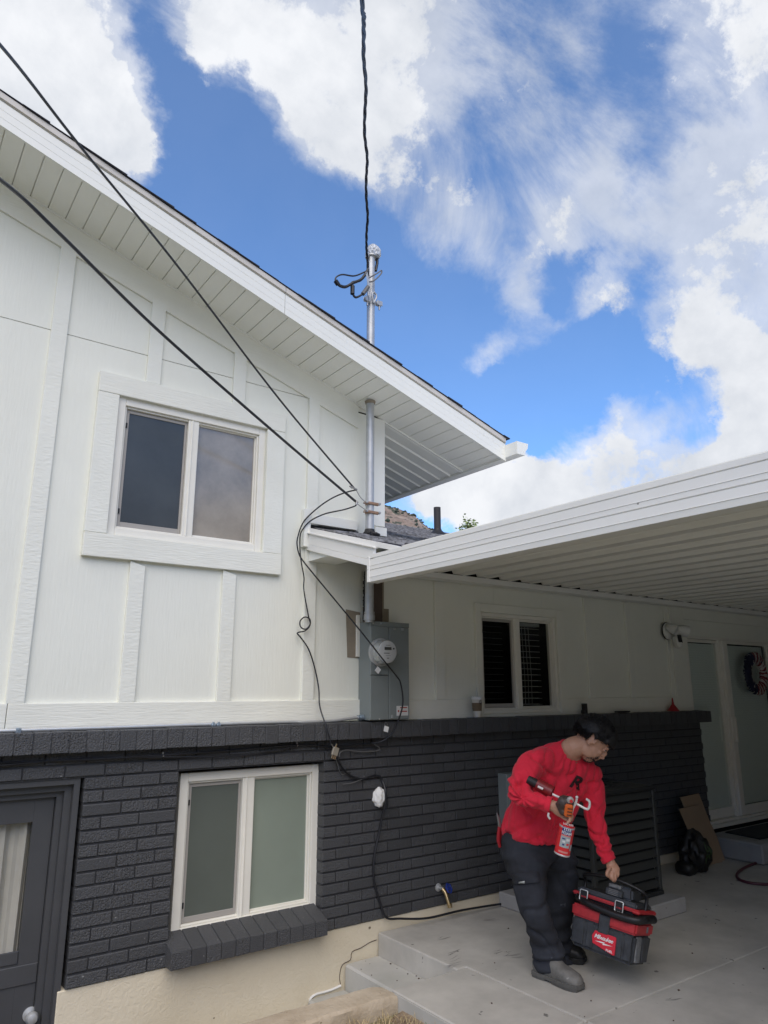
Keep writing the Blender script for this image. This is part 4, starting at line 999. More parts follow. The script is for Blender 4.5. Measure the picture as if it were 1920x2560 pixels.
for (a, b, c, d) in ((3.055, 3.066, -.16, -.148), (3.075, 3.135, -.135, -.128), (3.075, 3.135, -.160, -.153)): MB().box(a, b, ey-.0052, ey-.0042, c, d).build('sticker_print', M_stred, box)
for (x_, z_) in ((2.845, ez1-.012), (2.91, ez1-.01), (2.90, ez0+.008)): MB().lathe([(.006, 0), (.004, .004)], Matrix.Translation((x_, ey-.004, z_)) @ Matrix.Rotation(math.pi/2, 4, 'X'), 8).build('screw', M_galv, box)
meter = empty('electric_meter', label='round glass electric meter with small display on the grey enclosure', cat='electric meter')
mc = Vector((2.9, ey-.004, .238)); Mm = Matrix.Translation(mc) @ Matrix.Rotation(math.pi/2, 4, 'X')
MB().lathe([(.094, 0), (.096, .012), (.094, .022), (.088, .024), (.088, .034)], Mm, 40).build('meter_ring', M_galv, meter, smooth=True)
MB().lathe([(.086, .034), (.083, .06), (.079, .085), (.076, .092)], Mm, 40).build('glass_body', M_glasscap, meter, smooth=30)
MB().lathe([(.075, .0921), (.074, .097), (.068, .1)], Mm, 40).build('face', M_meterface, meter, smooth=30)
fy = mc.y-.1012
MB().box(mc.x-.03, mc.x+.028, fy, fy+.001, mc.z+.012, mc.z+.032).build('display', mat('lcd', (.06, .062, .055), .3), meter)
mb = MB()
for (a, b, c, d) in ((-.018, .018, .042, .045), (-.036, .012, -.012, -.007), (-.01, .008, -.045, -.04), (-.02, .02, -.026, -.024)): mb.box(mc.x+a, mc.x+b, fy, fy+.001, mc.z+c, mc.z+d)
mb.build('printed_lines', mat('print_grey', (.12, .12, .11), .6), meter, kind='stuff')
MB().lathe([(.006, 0), (.005, .003)], Matrix.Translation((mc.x+.047, fy+.001, mc.z+.022)) @ Matrix.Rotation(math.pi/2, 4, 'X'), 10).build('optical_port', M_black, meter)
for nm, x_, z_, yy, ln, lab in (('seal_tag', 2.868, .118, ey-.03, .05, 'small white plastic seal tag hanging under the electric meter'), ('seal_tag', 2.945, -.268, 4.05, .045, 'small white plastic seal tag hanging below the meter enclosure')):
    t = empty(nm, label=lab, cat='seal tag')
    MB().box(-.018, .018, -.0015, .0015, -.018, .018, 0, Matrix.Translation((x_, yy, z_)) @ Matrix.Rotation(R_(40 if z_ > 0 else 15), 4, 'Y')).build('tag', M_white, t)
    MB().tube([(x_, yy, z_+.012), (x_-.012, yy+.004, z_+ln*.7), (x_+.004, ey-.005, z_+ln)], .0015, 5).tube([(x_, yy, z_+.012), (x_+.014, yy+.004, z_+ln*.7), (x_+.006, ey-.005, z_+ln)], .0015, 5).build('wire', M_wire, t)
# unpainted ghost of the old box, and brown boards behind the conduit
MB().prism([(2.718, .535), (2.735, .205), (2.84, .2), (2.84, .52)], lambda a, b, d: (a, d, b), SY-.003, SY-.0006).build('bare_patch', M_tan, house)
MB().box(2.86, 3.09, SY-.0035, SY-.0006, .44, .56).build('bare_patch', M_tan, house)
MB().box(2.80, 2.828, SY-.02, SY-.004, .21, .50).build('trim_stub', M_vinyl, house, bevel=.003)
MB().box(2.90, 3.0, SY-.05, SY-.0036, .44, .86).build('brown_board', M_brownb, house, bevel=.003)
MB().box(2.958, 3.035, SY-.02, SY-.0036, .5, .845).build('brown_board', M_tan, house, bevel=.003)
mb = MB()
for k in range(26):
    z = .46+k*.0135; xx = W(910, 1500, SY-.02).x; mb.tube([(xx+random.uniform(-.006, .008), SY-.02, z), (xx+random.uniform(-.008, .01), SY-.03, z+.016)], random.uniform(.006, .013), 6)
mb.build('tar_seal', M_black, house, smooth=True, kind='stuff')
# ============================================================ things on the walls and ledge
cup = empty('paper_cup', label='white paper coffee cup with brown sleeve standing on the ledge by the window', cat='cup')
m3 = lambda x, y, Y: W(1000+x/3.318, 1380+y/3.318, Y)
cb = m3(642, 1392, 4.135); cx_, cz = cb.x, -.214
Mc = Matrix.Translation((cx_, 4.135, cz))
MB().lathe([(.028, 0), (.029, .002), (.040, .13), (.038, .13)], Mc, 24).build('cup_body', M_cup, cup, smooth=True)
MB().lathe([(.0325, .045), (.0375, .105), (.0385, .105), (.0335, .045)], Mc, 24).build('sleeve', M_sleeve, cup, smooth=True)
MB().lathe([(.042, .13), (.043, .137), (.039, .140), (.037, .15), (.030, .152)], Mc, 24).build('lid', M_white, cup, smooth=True)
# round emblem between sleeve and lid: dark ring with a star and wavy lines, wrapped onto the cup
mb = MB(); ez = cz+.112
def oncup(u, v): a = u/.040; r = .0395+.0012; return Vector((cx_+math.sin(a)*r, 4.135-math.cos(a)*r, ez+v))
n = 24
for i in range(n):
    a0, a1 = 2*math.pi*i/n, 2*math.pi*(i+1)/n
    mb.add([oncup(math.cos(a0)*.011, math.sin(a0)*.011), oncup(math.cos(a1)*.011, math.sin(a1)*.011), oncup(math.cos(a1)*.014, math.sin(a1)*.014), oncup(math.cos(a0)*.014, math.sin(a0)*.014)], [(0,1,2,3)])
for sx in (-1, 1):
    for kk in range(3): u = sx*(.003+.003*kk); mb.add([oncup(u-.0007, -.009), oncup(u+.0007, -.009), oncup(u+.0012*sx, .002), oncup(u-.0004*sx, .003)], [(0,1,2,3)])
mb.add([oncup(-.004, .003), oncup(.004, .003), oncup(.0, .009)], [(0,1,2)])
mb.build('emblem', M_black, cup)
fun = empty('funnel', label='small red plastic funnel upside down on the end of the ledge', cat='funnel')
fb = W(1684.5, 1786, 4.14)
MB().lathe([(.055, 0), (.054, .006), (.012, .062), (.006, .12), (.004, .12), (.008, .06), (.045, .004)], Matrix.Translation((fb.x, 4.14, -.214)), 24).build('cone', M_funnel, fun, smooth=True)
MB().lathe([(.057, 0), (.057, .004), (.055, .005)], Matrix.Translation((fb.x, 4.14, -.2145)), 24).build('rim', M_funnel, fun, smooth=True)
o = MB().bbox(-.018, .018, -.02, .02, 0, .085, .004).bbox(-.03, .012, -.025, .02, 0, .03, .004).build('small_box', M_black); p = W(1462, 1780, 4.14); o.location = (p.x, 4.14, -.214); tag(o, 'small black object standing on the ledge just right of the kitchen window', 'box')
o = MB().bbox(-.07, .09, -.02, .03, 0, .014, .004).tube([(.09, 0, .008), (.13, .01, .008)], .006, 6).build('hand_tool', M_black); p = W(1555, 1785, 4.13); o.location = (p.x, 4.13, -.214); tag(o, 'flat black tool lying on the ledge left of the red funnel', 'tool')
# floodlight camera
fl = empty('floodlight_camera', label='white floodlight camera on the wall beside the sliding door', cat='security light')
z8 = lambda x, y, Y: W(1600+x/5.184, 1520+y/5.184, Y)
bc = z8(350, 300, SY-.02)
MB().lathe([(.085, 0), (.083, .018), (.07, .03), (.0, .034)], Matrix.Translation((bc.x, SY-.0245, bc.z)) @ Matrix.Rotation(math.pi/2, 4, 'X'), 28).build('base', M_camwhite, fl, smooth=True)
MB().lathe([(.088, -.001), (.088, .004)], Matrix.Translation((bc.x-.006, SY-.024, bc.z)) @ Matrix.Rotation(math.pi/2, 4, 'X'), 28).build('gasket', M_black, fl, smooth=True)
def head(x, y, Y, yaw, pitch, r, ln):
    p = z8(x, y, Y); Mh = Matrix.Translation(p) @ Euler((R_(pitch), 0, R_(yaw))).to_matrix().to_4x4()
    o = MB().lathe([(r*.45, -ln*.5), (r*.8, -ln*.3), (r, ln*.1), (r, ln*.4), (r*.9, ln*.42), (0.001, ln*.36)], Mh, 20).build('lamp_head', M_camwhite, fl, smooth=True)
    mb = MB()
    for k in range(5): mb.lathe([(r*(.86+.03*k), -ln*.28+k*ln*.09), (r*(.9+.03*k), -ln*.25+k*ln*.09)], Mh, 20)
    return o
head(415, 265, SY-.11, 20, 115, .05, .10); head(555, 290, SY-.15, 60, 105, .058, .12)
p = z8(485, 420, SY-.12)
MB().bbox(-.03, .03, -.04, .04, -.075, .05, .015, 0, Matrix.Translation(p) @ Euler((R_(-12), 0, R_(-25))).to_matrix().to_4x4()).build('camera_body', M_camwhite, fl, smooth=30)
MB().bbox(.0305, .034, -.03, .03, -.03, .045, .003, 0, Matrix.Translation(p) @ Euler((R_(-12), 0, R_(-25))).to_matrix().to_4x4()).bbox(-.02, .02, -.044, -.0405, -.03, .045, .003, 0, Matrix.Translation(p) @ Euler((R_(-12), 0, R_(-25))).to_matrix().to_4x4()).build('lens_panel', M_black, fl)
MB().tube([(bc.x, SY-.05, bc.z), z8(470, 340, SY-.12), z8(500, 300, SY-.13)], .014, 8).build('arm', M_camwhite, fl, smooth=True)
# wall tubing above and below it (paintable cable cover)
MB().box(6.585, 6.603, SY-.034, SY-.020, -.085, .80).build('cable_cover', M_board, house)
# foam lump, hose bibb, disconnect
bm = bmesh.new(); bmesh.ops.create_icosphere(bm, subdivisions=4, radius=1)
for v in bm.verts: p = v.co.copy(); v.co = Vector((p.x*.046, p.y*.035, p.z*.062))+p*noise.noise(p*2.2)*.012+p*noise.noise(p*7)*.002
me = bpy.data.meshes.new('foam_lump'); bm.to_mesh(me); bm.free(); me.materials.append(M_foam); smooth_me(me, 60)
o = bpy.data.objects.new('foam_lump', me); COL.objects.link(o); o.location = W(948, 1993, 4.155); tag(o, 'white lump of expanding foam on the charcoal brick beside the cable', 'foam patch')
hb = empty('hose_bibb', label='brass hose tap with blue handle low on the charcoal brick wall', cat='tap')
p = W(1108, 2222, 4.12)
MB().lathe([(.026, 0), (.026, .006), (.012, .01), (.012, .05)], Matrix.Translation((p.x-.005, WY-.001, p.z)) @ Matrix.Rotation(math.pi/2, 4, 'X'), 14).build('flange', M_galv, hb, smooth=True)
MB().tube([(p.x-.005, 4.12, p.z), (p.x+.002, 4.10, p.z-.02), (p.x+.008, 4.08, p.z-.07), (p.x+.012, 4.07, p.z-.10)], [.015, .014, .012, .013], 10).tube([(p.x+.010, 4.07, p.z-.085), (p.x+.0125, 4.065, p.z-.108)], .017, 10).build('spout', M_brass, hb, smooth=True)
Mh = Matrix.Translation((p.x+.03, 4.095, p.z+.004)) @ Euler((R_(60), R_(30), 0)).to_matrix().to_4x4()
mb = MB(); n = 24
mb.lathe([(.012, -.004), (.012, .004)], Mh, 10)
ringp = [Mh @ Vector(((.028+.003*math.sin(i*6*2*math.pi/n))*math.cos(2*math.pi*i/n), (.028+.003*math.sin(i*6*2*math.pi/n))*math.sin(2*math.pi*i/n), 0)) for i in range(n+1)]
mb.tube(ringp, .0055, 6)
for k in range(3): a = k*2.09; mb.tube([Mh @ Vector((0, 0, 0)), Mh @ Vector((.028*math.cos(a), .028*math.sin(a), 0))], .004, 5)
mb.build('handle', M_blueh, hb, smooth=True)
dc = empty('disconnect_box', label='grey electrical disconnect box on the brick behind the man in red', cat='electrical box')
MB().bbox(4.08, 4.24, 4.07, WY-.001, -1.0, -.63, .006).build('box_body', M_panelgrey, dc)
MB().bbox(4.085, 4.235, 4.058, 4.0695, -.99, -.64, .004).build('cover', M_panelgrey, dc)
# ============================================================ CONDENSER
pad = MB().bbox(4.0, 4.975, 3.245, 4.12, SLAB+.0005, -1.432, .008).build('equipment_pad', M_stoop); tag(pad, 'low concrete pad under the dark air conditioner', 'pad')
ac = empty('air_conditioner', label='dark louvred air conditioner condenser standing on a pad by the brick wall', cat='air conditioner')
ax0, ax1, ay0, ay1, az0, az1 = 4.16, 4.90, 3.37, 4.08, -1.43, -.685
for (xx, yy) in ((ax0, ay0), (ax1-.035, ay0), (ax0, ay1-.035), (ax1-.035, ay1-.035)): MB().bbox(xx, xx+.035, yy, yy+.035, az0+.03, az1-.04, .005).build('corner_post', M_acslat, ac)
MB().bbox(ax0-.005, ax1+.005, ay0-.005, ay1+.005, az0, az0+.03, .006).build('base_pan', M_acdark, ac)
MB().bbox(ax0+.03, ax1-.03, ay0+.03, ay1-.03, az0+.03, az1-.05, .01).build('coil', M_dark, ac)
for k in range(10):
    z = az0+.055+k*.0665
    MB().add([(ax0+.03, ay0+.02, z+.04), (ax1-.03, ay0+.02, z+.04), (ax1-.03, ay0-.002, z), (ax0+.03, ay0-.002, z), (ax0+.03, ay0+.024, z+.044), (ax1-.03, ay0+.024, z+.044), (ax1-.03, ay0+.002, z-.002), (ax0+.03, ay0+.002, z-.002)], [(0,1,2,3), (7,6,5,4), (0,4,5,1), (3,2,6,7), (0,3,7,4), (1,5,6,2)]).build('louvre', M_acslat, ac)
    MB().add([(ax0+.02, ay0+.03, z+.04), (ax0+.02, ay1-.03, z+.04), (ax0-.002, ay1-.03, z), (ax0-.002, ay0+.03, z), (ax0+.024, ay0+.03, z+.044), (ax0+.024, ay1-.03, z+.044), (ax0+.002, ay1-.03, z-.002), (ax0+.002, ay0+.03, z-.002)], [(0,1,2,3), (7,6,5,4), (0,4,5,1), (3,2,6,7), (0,3,7,4), (1,5,6,2)]).build('louvre', M_acslat, ac)
    MB().add([(ax1-.02, ay0+.03, z+.04), (ax1-.02, ay1-.03, z+.04), (ax1+.002, ay1-.03, z), (ax1+.002, ay0+.03, z), (ax1-.024, ay0+.03, z+.044), (ax1-.024, ay1-.03, z+.044), (ax1-.002, ay1-.03, z-.002), (ax1-.002, ay0+.03, z-.002)], [(0,1,2,3), (7,6,5,4), (0,4,5,1), (3,2,6,7), (0,3,7,4), (1,5,6,2)]).build('louvre', M_acslat, ac)
mb = MB(); rect_frame(mb, ax0-.006, ax1+.006, 0, 1, (0,)*4, 0, 0) if False else None
MB().bbox(ax0-.006, ax1+.006, ay0-.006, ay1+.006, az1-.045, az1-.012, .008).lathe([(.29, 0), (.28, .012)], Matrix.Translation(((ax0+ax1)/2, (ay0+ay1)/2, az1-.012)), 32).build('top_cover', M_acdark, ac)
mb = MB()
for r in (.06, .11, .16, .21, .26): mb.tube([((ax0+ax1)/2+r*math.cos(t*math.pi/12), (ay0+ay1)/2+r*math.sin(t*math.pi/12), az1+.008) for t in range(25)], .0025, 4)
for t in range(8): mb.tube([((ax0+ax1)/2, (ay0+ay1)/2, az1+.012), ((ax0+ax1)/2+.28*math.cos(t*math.pi/4), (ay0+ay1)/2+.28*math.sin(t*math.pi/4), az1)], .0025, 4)
mb.build('fan_guard', M_acdark, ac)
cable('refrigerant_line', [(4.95, 4.12, -.55), (4.93, 4.05, -.8), (4.9, 4.13, -1.0), (4.88, 4.13, -1.3)], .012, M_black, 'black insulated line beside the air conditioner', 'pipe')
# ============================================================ by the sliding door
st = MB().bbox(6.75, 9.0, 3.60, 4.15, SLAB+.0005, -1.355, .015).build('stoop', M_stoop); tag(st, 'low concrete step below the sliding door', 'step')
o = MB().prism([(6.95, 3.72), (7.5, 3.70), (8.1, 3.85), (8.15, 4.08), (7.0, 4.08)], lambda a, b, d: (a, b, d), -1.3545, -1.342).build('door_mat', M_mat, bevel=.003); tag(o, 'dark rubber mat on the step at the sliding door', 'mat')
# cardboard: two sheets leaning on the brick
def sheet(poly, lab, y0, y1):
    # leaning sheet: poly in (x, height); leans from y0 at floor to y1 at top .75
    f0 = lambda a, h, t: (a, y0+(y1-y0)*h/.6+t, SLAB+.002+h*.985)
    o = MB().prism(poly, f0, 0, .005).build('cardboard_sheet', M_cardboard); return tag(o, lab, 'cardboard')
sheet([(6.33, 0), (6.68, 0), (6.66, .2), (6.62, .33), (6.58, .575), (6.27, .565), (6.28, .52)], 'tall torn sheet of brown cardboard leaning on the brick corner', 3.92, 4.06)
sheet([(6.36, 0), (6.60, 0), (6.52, .35), (6.48, .49), (6.16, .48), (6.24, .2)], 'shorter front sheet of brown cardboard leaning on the brick corner', 3.90, 4.03)
# black bag with green print, slumped
bm = bmesh.new(); bmesh.ops.create_icosphere(bm, subdivisions=4, radius=1)
for v in bm.verts:
    p = v.co.copy(); w_ = 1.15-.35*max(p.z, 0)
    v.co = Vector((p.x*.13*w_, p.y*.10*w_, .16+p.z*.17))+Vector((p.x, p.y, 0))*.05*noise.noise(p*3)+Vector((0, 0, 1))*.05*noise.noise(p*2.3+Vector((3, 0, 0)))
    v.co.z = max(v.co.z, 0)
me = bpy.data.meshes.new('bag'); bm.to_mesh(me); bm.free()
bag = empty('black_bag', label='crumpled black bag with green marks in front of the cardboard', cat='bag')
mg = mat('bag_green', (.035, .07, .015), .6); me.materials.append(mat('bag_plastic', (.010, .010, .010), .45)); smooth_me(me, 60); me.transform(Matrix.Translation((6.08, 3.84, SLAB)))
ob = bpy.data.objects.new('bag_body', me); COL.objects.link(ob); ob.parent = bag
MB().bbox(5.86, 6.0, 3.76, 3.92, SLAB, SLAB+.10, .03).build('bag_flap', MATS['bag_plastic'], bag, smooth=60)
bv_ = BVHTree.FromObject(ob, bpy.context.evaluated_depsgraph_get())
mb = MB()
for (a0, b0, a1, b1) in ((.02, .10, .035, .25), (.05, .08, .055, .22), (.075, .12, .07, .2), (.03, .18, .08, .2)):
    pts = []
    for t in range(7):
        a_, b_ = a0+(a1-a0)*t/6, b0+(b1-b0)*t/6; h = bv_.ray_cast(Vector((6.08+a_-.03, 3.4, SLAB+b_)), Vector((0, 1, 0)))[0]
        if h: pts.append(h+Vector((0, -.001, 0)))
    if len(pts) > 2: mb.tube(pts, .006, 4)
mb.build('print_marks', mg, bag)
# hose: ring lying on the slab
hs = [Vector((6.9+.85*math.cos(t*.18), 3.38+.30*math.sin(t*.18), SLAB+.012+(.02 if t > 34 else 0))) for t in range(0, 44)]
hs[0:0] = []
cable('garden_hose', [(7.6, 3.75, SLAB+.012)]+[tuple(h) for h in hs[3:]]+[(7.9, 3.1, SLAB+.013)], .0115, M_hose, 'loop of dark red hose lying on the slab by the step', 'hose', n=3, seg=8)
# wreath on the door
wr = empty('wreath', label='red white and navy ribbon wreath hanging on the sliding door glass', cat='wreath')
wc = Vector((8.11, SY-.05, .155)); M_navy = mat('navy_ribbon', (.008, .01, .035), .7); M_rib = mat('cream_ribbon', (.42, .38, .36), .7); M_rred = mat('dark_red_ribbon', (.16, .012, .02), .7)
RW = .175
MB().tube([wc+Vector((RW*math.cos(t*math.pi/16), 0, RW*math.sin(t*math.pi/16))) for t in range(33)], .028, 10).build('ring', M_navy, wr, smooth=True)
rr = random.Random(5)
for k in range(44):
    a = 2*math.pi*k/44+rr.uniform(-.03, .03); c = wc+Vector((RW*math.cos(a), 0, RW*math.sin(a)))
    left = math.cos(a) < -.25; m = M_navy if left else (M_rib if k % 2 else M_rred)
    er = Vector((math.cos(a), 0, math.sin(a))); ta = Vector((-math.sin(a), 0, math.cos(a))); vs = []; fs = []; n = 8
    rad = .055+rr.uniform(0, .02)
    for i in range(n+1):
        b = math.pi*(i/n)*1.25-.35; p = c+er*math.cos(b)*rad*1.0-Vector((0, 1, 0))*math.sin(b)*rad*.5
        wv_ = ta*(.014+.006*math.sin(i*2+k)); vs += [p-wv_, p+wv_+Vector((0, rr.uniform(-.006, .006), 0))]
    for i in range(n): fs.append((2*i, 2*i+2, 2*i+3, 2*i+1))
    MB().add(vs, fs).build('ribbon_loop', m, wr, smooth=True)
for (a, r_) in ((2.7, .17), (3.2, .15), (3.6, .17), (3.9, .2), (2.3, .16)):    # white stars on the navy part
    c = wc+Vector((r_*math.cos(a), -.048, r_*math.sin(a))); vs = [c+Vector((0, -.002, 0))]
    for i in range(10): q_ = (.019 if i % 2 == 0 else .008); vs.append(c+Vector((q_*math.sin(i*math.pi/5), 0, q_*math.cos(i*math.pi/5))))
    MB().add(vs, [(0, 1+i, 1+(i+1) % 10) for i in range(10)]).build('star', M_rib, wr)
# ============================================================ on and beyond the low roof
vp = empty('vent_pipe', label='short dark vent pipe standing on the low shingle roof', cat='vent pipe')
vb = W(1094, 1338, 8.4); vt = W(1094, 1269, 8.4)
MB().tube([(vb.x, 8.4, lrz(8.4)-.02), (vb.x, 8.4, vt.z)], .056, 18).lathe([(.05, 0), (.03, -.1)], Matrix.Translation((vb.x, 8.4, vt.z+.001)), 18).build('pipe', M_vent, vp, smooth=True)
MB().lathe([(.17, -.03), (.11, .02), (.07, .055), (.058, .09)], Matrix.Translation((vb.x, 8.4, lrz(8.4))), 18).build('flashing', M_black, vp, smooth=True)
# tree behind, only its tip reaches above the patio cover
def tree(x, y, z0, h, lab, R):
    t = empty('tree', label=lab, cat='tree'); rr = random.Random(R)
    M_bark = mat('bark', (.12, .09, .06), .9); M_leaf = mat('spring_leaf', (.24, .33, .09), .6, var=.35, varscale=2)
    MB().tube([(x, y, z0), (x+.1, y, z0+h*.4), (x, y+.1, z0+h*.98)], [.22, .14, .02], 10).build('trunk', M_bark, t, smooth=True)
    mb = MB(); ml = MB()
    for k in range(90):
        u = rr.uniform(.25, 1.0); a = rr.uniform(0, 6.28); ln = (1-u)*2.3+.12; b = Vector((x, y, z0+h*u*.97)); e = b+Vector((math.cos(a)*ln*.8, math.sin(a)*ln*.8, ln*.75))
        mb.tube([b, b.lerp(e, .5)+Vector((0, 0, .05)), e], [.03*(1.1-u), .02*(1.1-u), .004], 5)
        for j in range(26):
            c = b.lerp(e, rr.uniform(.3, 1.05))+Vector((rr.gauss(0, .09), rr.gauss(0, .09), rr.gauss(0, .09))); s = rr.uniform(.03, .06)
            d1 = Vector((rr.uniform(-1, 1), rr.uniform(-1, 1), rr.uniform(-.6, .6))).normalized(); d2 = d1.cross(Vector((rr.uniform(-1, 1), rr.uniform(-1, 1), rr.uniform(-1, 1)))).normalized()
            ml.add([c-d1*s, c+d2*s*.5, c+d1*s, c-d2*s*.5], [(0,1,2,3)])
    mb.build('branches', M_bark, t, smooth=True); ml.build('crown', M_leaf, t)
    return t
tt = W(1174, 1292, 13.5)
tree(tt.x, 13.5, -1.62, tt.z+1.62, 'green leafy tree whose tip shows above the patio cover', 4)
t2 = W(1212, 1316, 16)
tree(t2.x, 16, -1.62, t2.z+1.62, 'second smaller green tree top just right of the first', 9)

# ============================================================ THE MAN IN RED
man = empty('person', label='man in red long sleeve shirt and dark trousers bending to lift a tool box', cat='person')
M_skin = mat('skin', (.46, .25, .165), .5, var=.06, varscale=30, bump=(120, .08, .001))
def cloth_mat(name, col, var, rough=.85, vs=9, worn=None):
    m = mat(name, col, rough, var=var, varscale=vs, bump=(260, .25, .0012), sheen=.1)
    return m
M_shirt = cloth_mat('red_jersey', (.62, .012, .038), .14, vs=5)
M_trou = layered('worn_dark_denim', (.008, .009, .012), (.026, .030, .041), 5.5, .9, [(300, .3, .001, 0), (9, .3, .01, 0)], spcol=(.1, .11, .13), sp_t=.70, sp_s=9)
M_boot = layered('dusty_leather', (.09, .088, .08), (.19, .185, .17), 14, .7, [(60, .3, .003, 0)], spcol=(.28, .27, .25), sp_t=.68, sp_s=22)
M_bootshade = mat('shaded_boot_leather', (.012, .012, .012), .5, bump=(60, .3, .003))  # darker copy of the boot leather for the far boot, shade in its colour
M_sole = mat('boot_sole', (.10, .098, .09), .9, bump=(50, .4, .003), var=.2)
M_hair = mat('black_hair', (.006, .0055, .006), .55, bump=(200, .8, .003), stretch=(1, 1, .2))
M_stubble = mat('beard', (.02, .014, .012), .7)
HR = rt.copy()
def loft(mb, rings, seg=20):
    """rings: (centre, side vector, front vector, a, b[, power]) -> closed skin"""
    vs = []
    for R in rings:
        c, s, fvec, a, b = R[:5]; pw = R[5] if len(R) > 5 else 2
        for k in range(seg):
            t = 2*math.pi*k/seg; ct, st_ = math.cos(t), math.sin(t); e = 2/pw
            vs.append(c+s*(math.copysign(abs(ct)**e, ct)*a)+fvec*(math.copysign(abs(st_)**e, st_)*b))
    n = len(rings); fs = [(i*seg+k, i*seg+(k+1) % seg, (i+1)*seg+(k+1) % seg, (i+1)*seg+k) for i in range(n-1) for k in range(seg)]
    fs += [tuple(range(seg))[::-1], tuple(range((n-1)*seg, n*seg))]; mb.add(vs, fs); return mb
def limb(mb, pts, n=5, seg=18, flat=1.0, side=None):
    """pts: (x, y, z, r) smooth tapered limb"""
    P = cr_pts([tuple(p[0])+(p[1],) for p in pts], n); rings = []
    for i, p in enumerate(P):
        a = Vector(P[max(i-1, 0)][:3]); b = Vector(P[min(i+1, len(P)-1)][:3]); t = (b-a).normalized()
        s = (side or HR); s = (s-t*s.dot(t)).normalized(); w = t.cross(s); rings.append((Vector(p[:3]), s, w, p[3], p[3]*flat))
    a = rings[0]; z = rings[-1]
    rings = [(a[0]-(Vector(P[1][:3])-a[0]).normalized()*a[3]*.5, a[1], a[2], a[3]*.6, a[4]*.6)]+rings+[(z[0]+(z[0]-Vector(P[-2][:3])).normalized()*z[3]*.5, z[1], z[2], z[3]*.6, z[4]*.6)]
    return loft(mb, rings, seg)
def ell(mb, c, r, M=None, sub=3):
    bm = bmesh.new(); bmesh.ops.create_icosphere(bm, subdivisions=sub, radius=1); bm.verts.index_update()
    Q = M or Matrix.Identity(3)
    mb.add([Vector(c)+Q @ Vector((v.co.x*r[0], v.co.y*r[1], v.co.z*r[2])) for v in bm.verts], [tuple(v.index for v in f.verts) for f in bm.faces]); bm.free(); return mb
def fuse(mb, name, m, voxel, smooth_it=3, disp=None, parent=man):
    """union of overlapping closed skins into one continuous surface"""
    o = mb.build('tmp', m)
    md = o.modifiers.new('r', 'REMESH'); md.mode = 'VOXEL'; md.voxel_size = voxel; md.use_smooth_shade = True
    if smooth_it: sm = o.modifiers.new('s', 'SMOOTH'); sm.factor = .5; sm.iterations = smooth_it
    bpy.context.view_layer.update(); dg = bpy.context.evaluated_depsgraph_get()
    me = bpy.data.meshes.new_from_object(o.evaluated_get(dg)); bpy.data.objects.remove(o)
    me.name = name; me.materials.clear()
    for q_ in (m if isinstance(m, (list, tuple)) else [m]): me.materials.append(q_)
    if disp:
        nr = [v.normal.copy() for v in me.vertices]
        for v, nn in zip(me.vertices, nr): v.co += nn*disp(v.co.copy(), nn)
    me.polygons.foreach_set('use_smooth', [True]*len(me.polygons)); me.update()
    r = bpy.data.objects.new(name, me); COL.objects.link(r)
    if parent: r.parent = parent
    return r
# joints: photograph place + distance
c8 = lambda x, y, d: D(1180+x/3.073, 1780+y/3.073, d)
J = dict(rs=c8(478, 335, 4.22), ls=c8(880, 440, 4.43), neck=c8(765, 290, 4.31), re=c8(352, 612, 4.14), rw=c8(598, 712, 4.03),
         le=c8(945, 770, 4.42), lw=c8(1058, 1140, 4.34), pel=c8(440, 960, 4.50))
side = (J['ls']-J['rs']).normalized()
def ring(px, py, d, a, b, s=None, pw=2.3, prev=None):
    return (c8(px, py, d), s or side, None, a, b, pw)
def spine(mb, L, seg=28):
    P = [r[0] for r in L]; out = []
    for i, r in enumerate(L):
        t = (P[min(i+1, len(P)-1)]-P[max(i-1, 0)]).normalized(); s = (r[1]-t*r[1].dot(t)).normalized(); out.append((r[0], s, t.cross(s), r[3], r[4], r[5]))
    return loft(mb, out, seg)
sx = Vector((1, -.05, 0)).normalized()
torso = [ring(478, 985, 4.50, .195, .150, sx), ring(480, 935, 4.50, .212, .165, sx), ring(500, 840, 4.49, .205, .160, sx), ring(560, 700, 4.45, .190, .155, side), ring(620, 560, 4.41, .195, .150, side), ring(665, 450, 4.37, .205, .140, side), ring(705, 360, 4.33, .185, .105, side), ring(740, 305, 4.32, .105, .080, side), ring(762, 275, 4.31, .075, .068, side)]
mb = MB(); spine(mb, torso)
limb(mb, [(c8(560, 380, 4.27), .085), (c8(485, 385, 4.22), .080), (c8(425, 460, 4.18), .074), (c8(378, 545, 4.15), .069), (c8(358, 618, 4.13), .064), (c8(430, 665, 4.09), .060), (c8(520, 690, 4.05), .052), (c8(592, 712, 4.03), .041)])
limb(mb, [(c8(800, 400, 4.37), .085), (c8(892, 470, 4.42), .080), (c8(925, 590, 4.43), .072), (c8(938, 740, 4.43), .066), (c8(965, 900, 4.40), .056), (c8(1005, 1030, 4.37), .049), (c8(1045, 1125, 4.34), .040)])
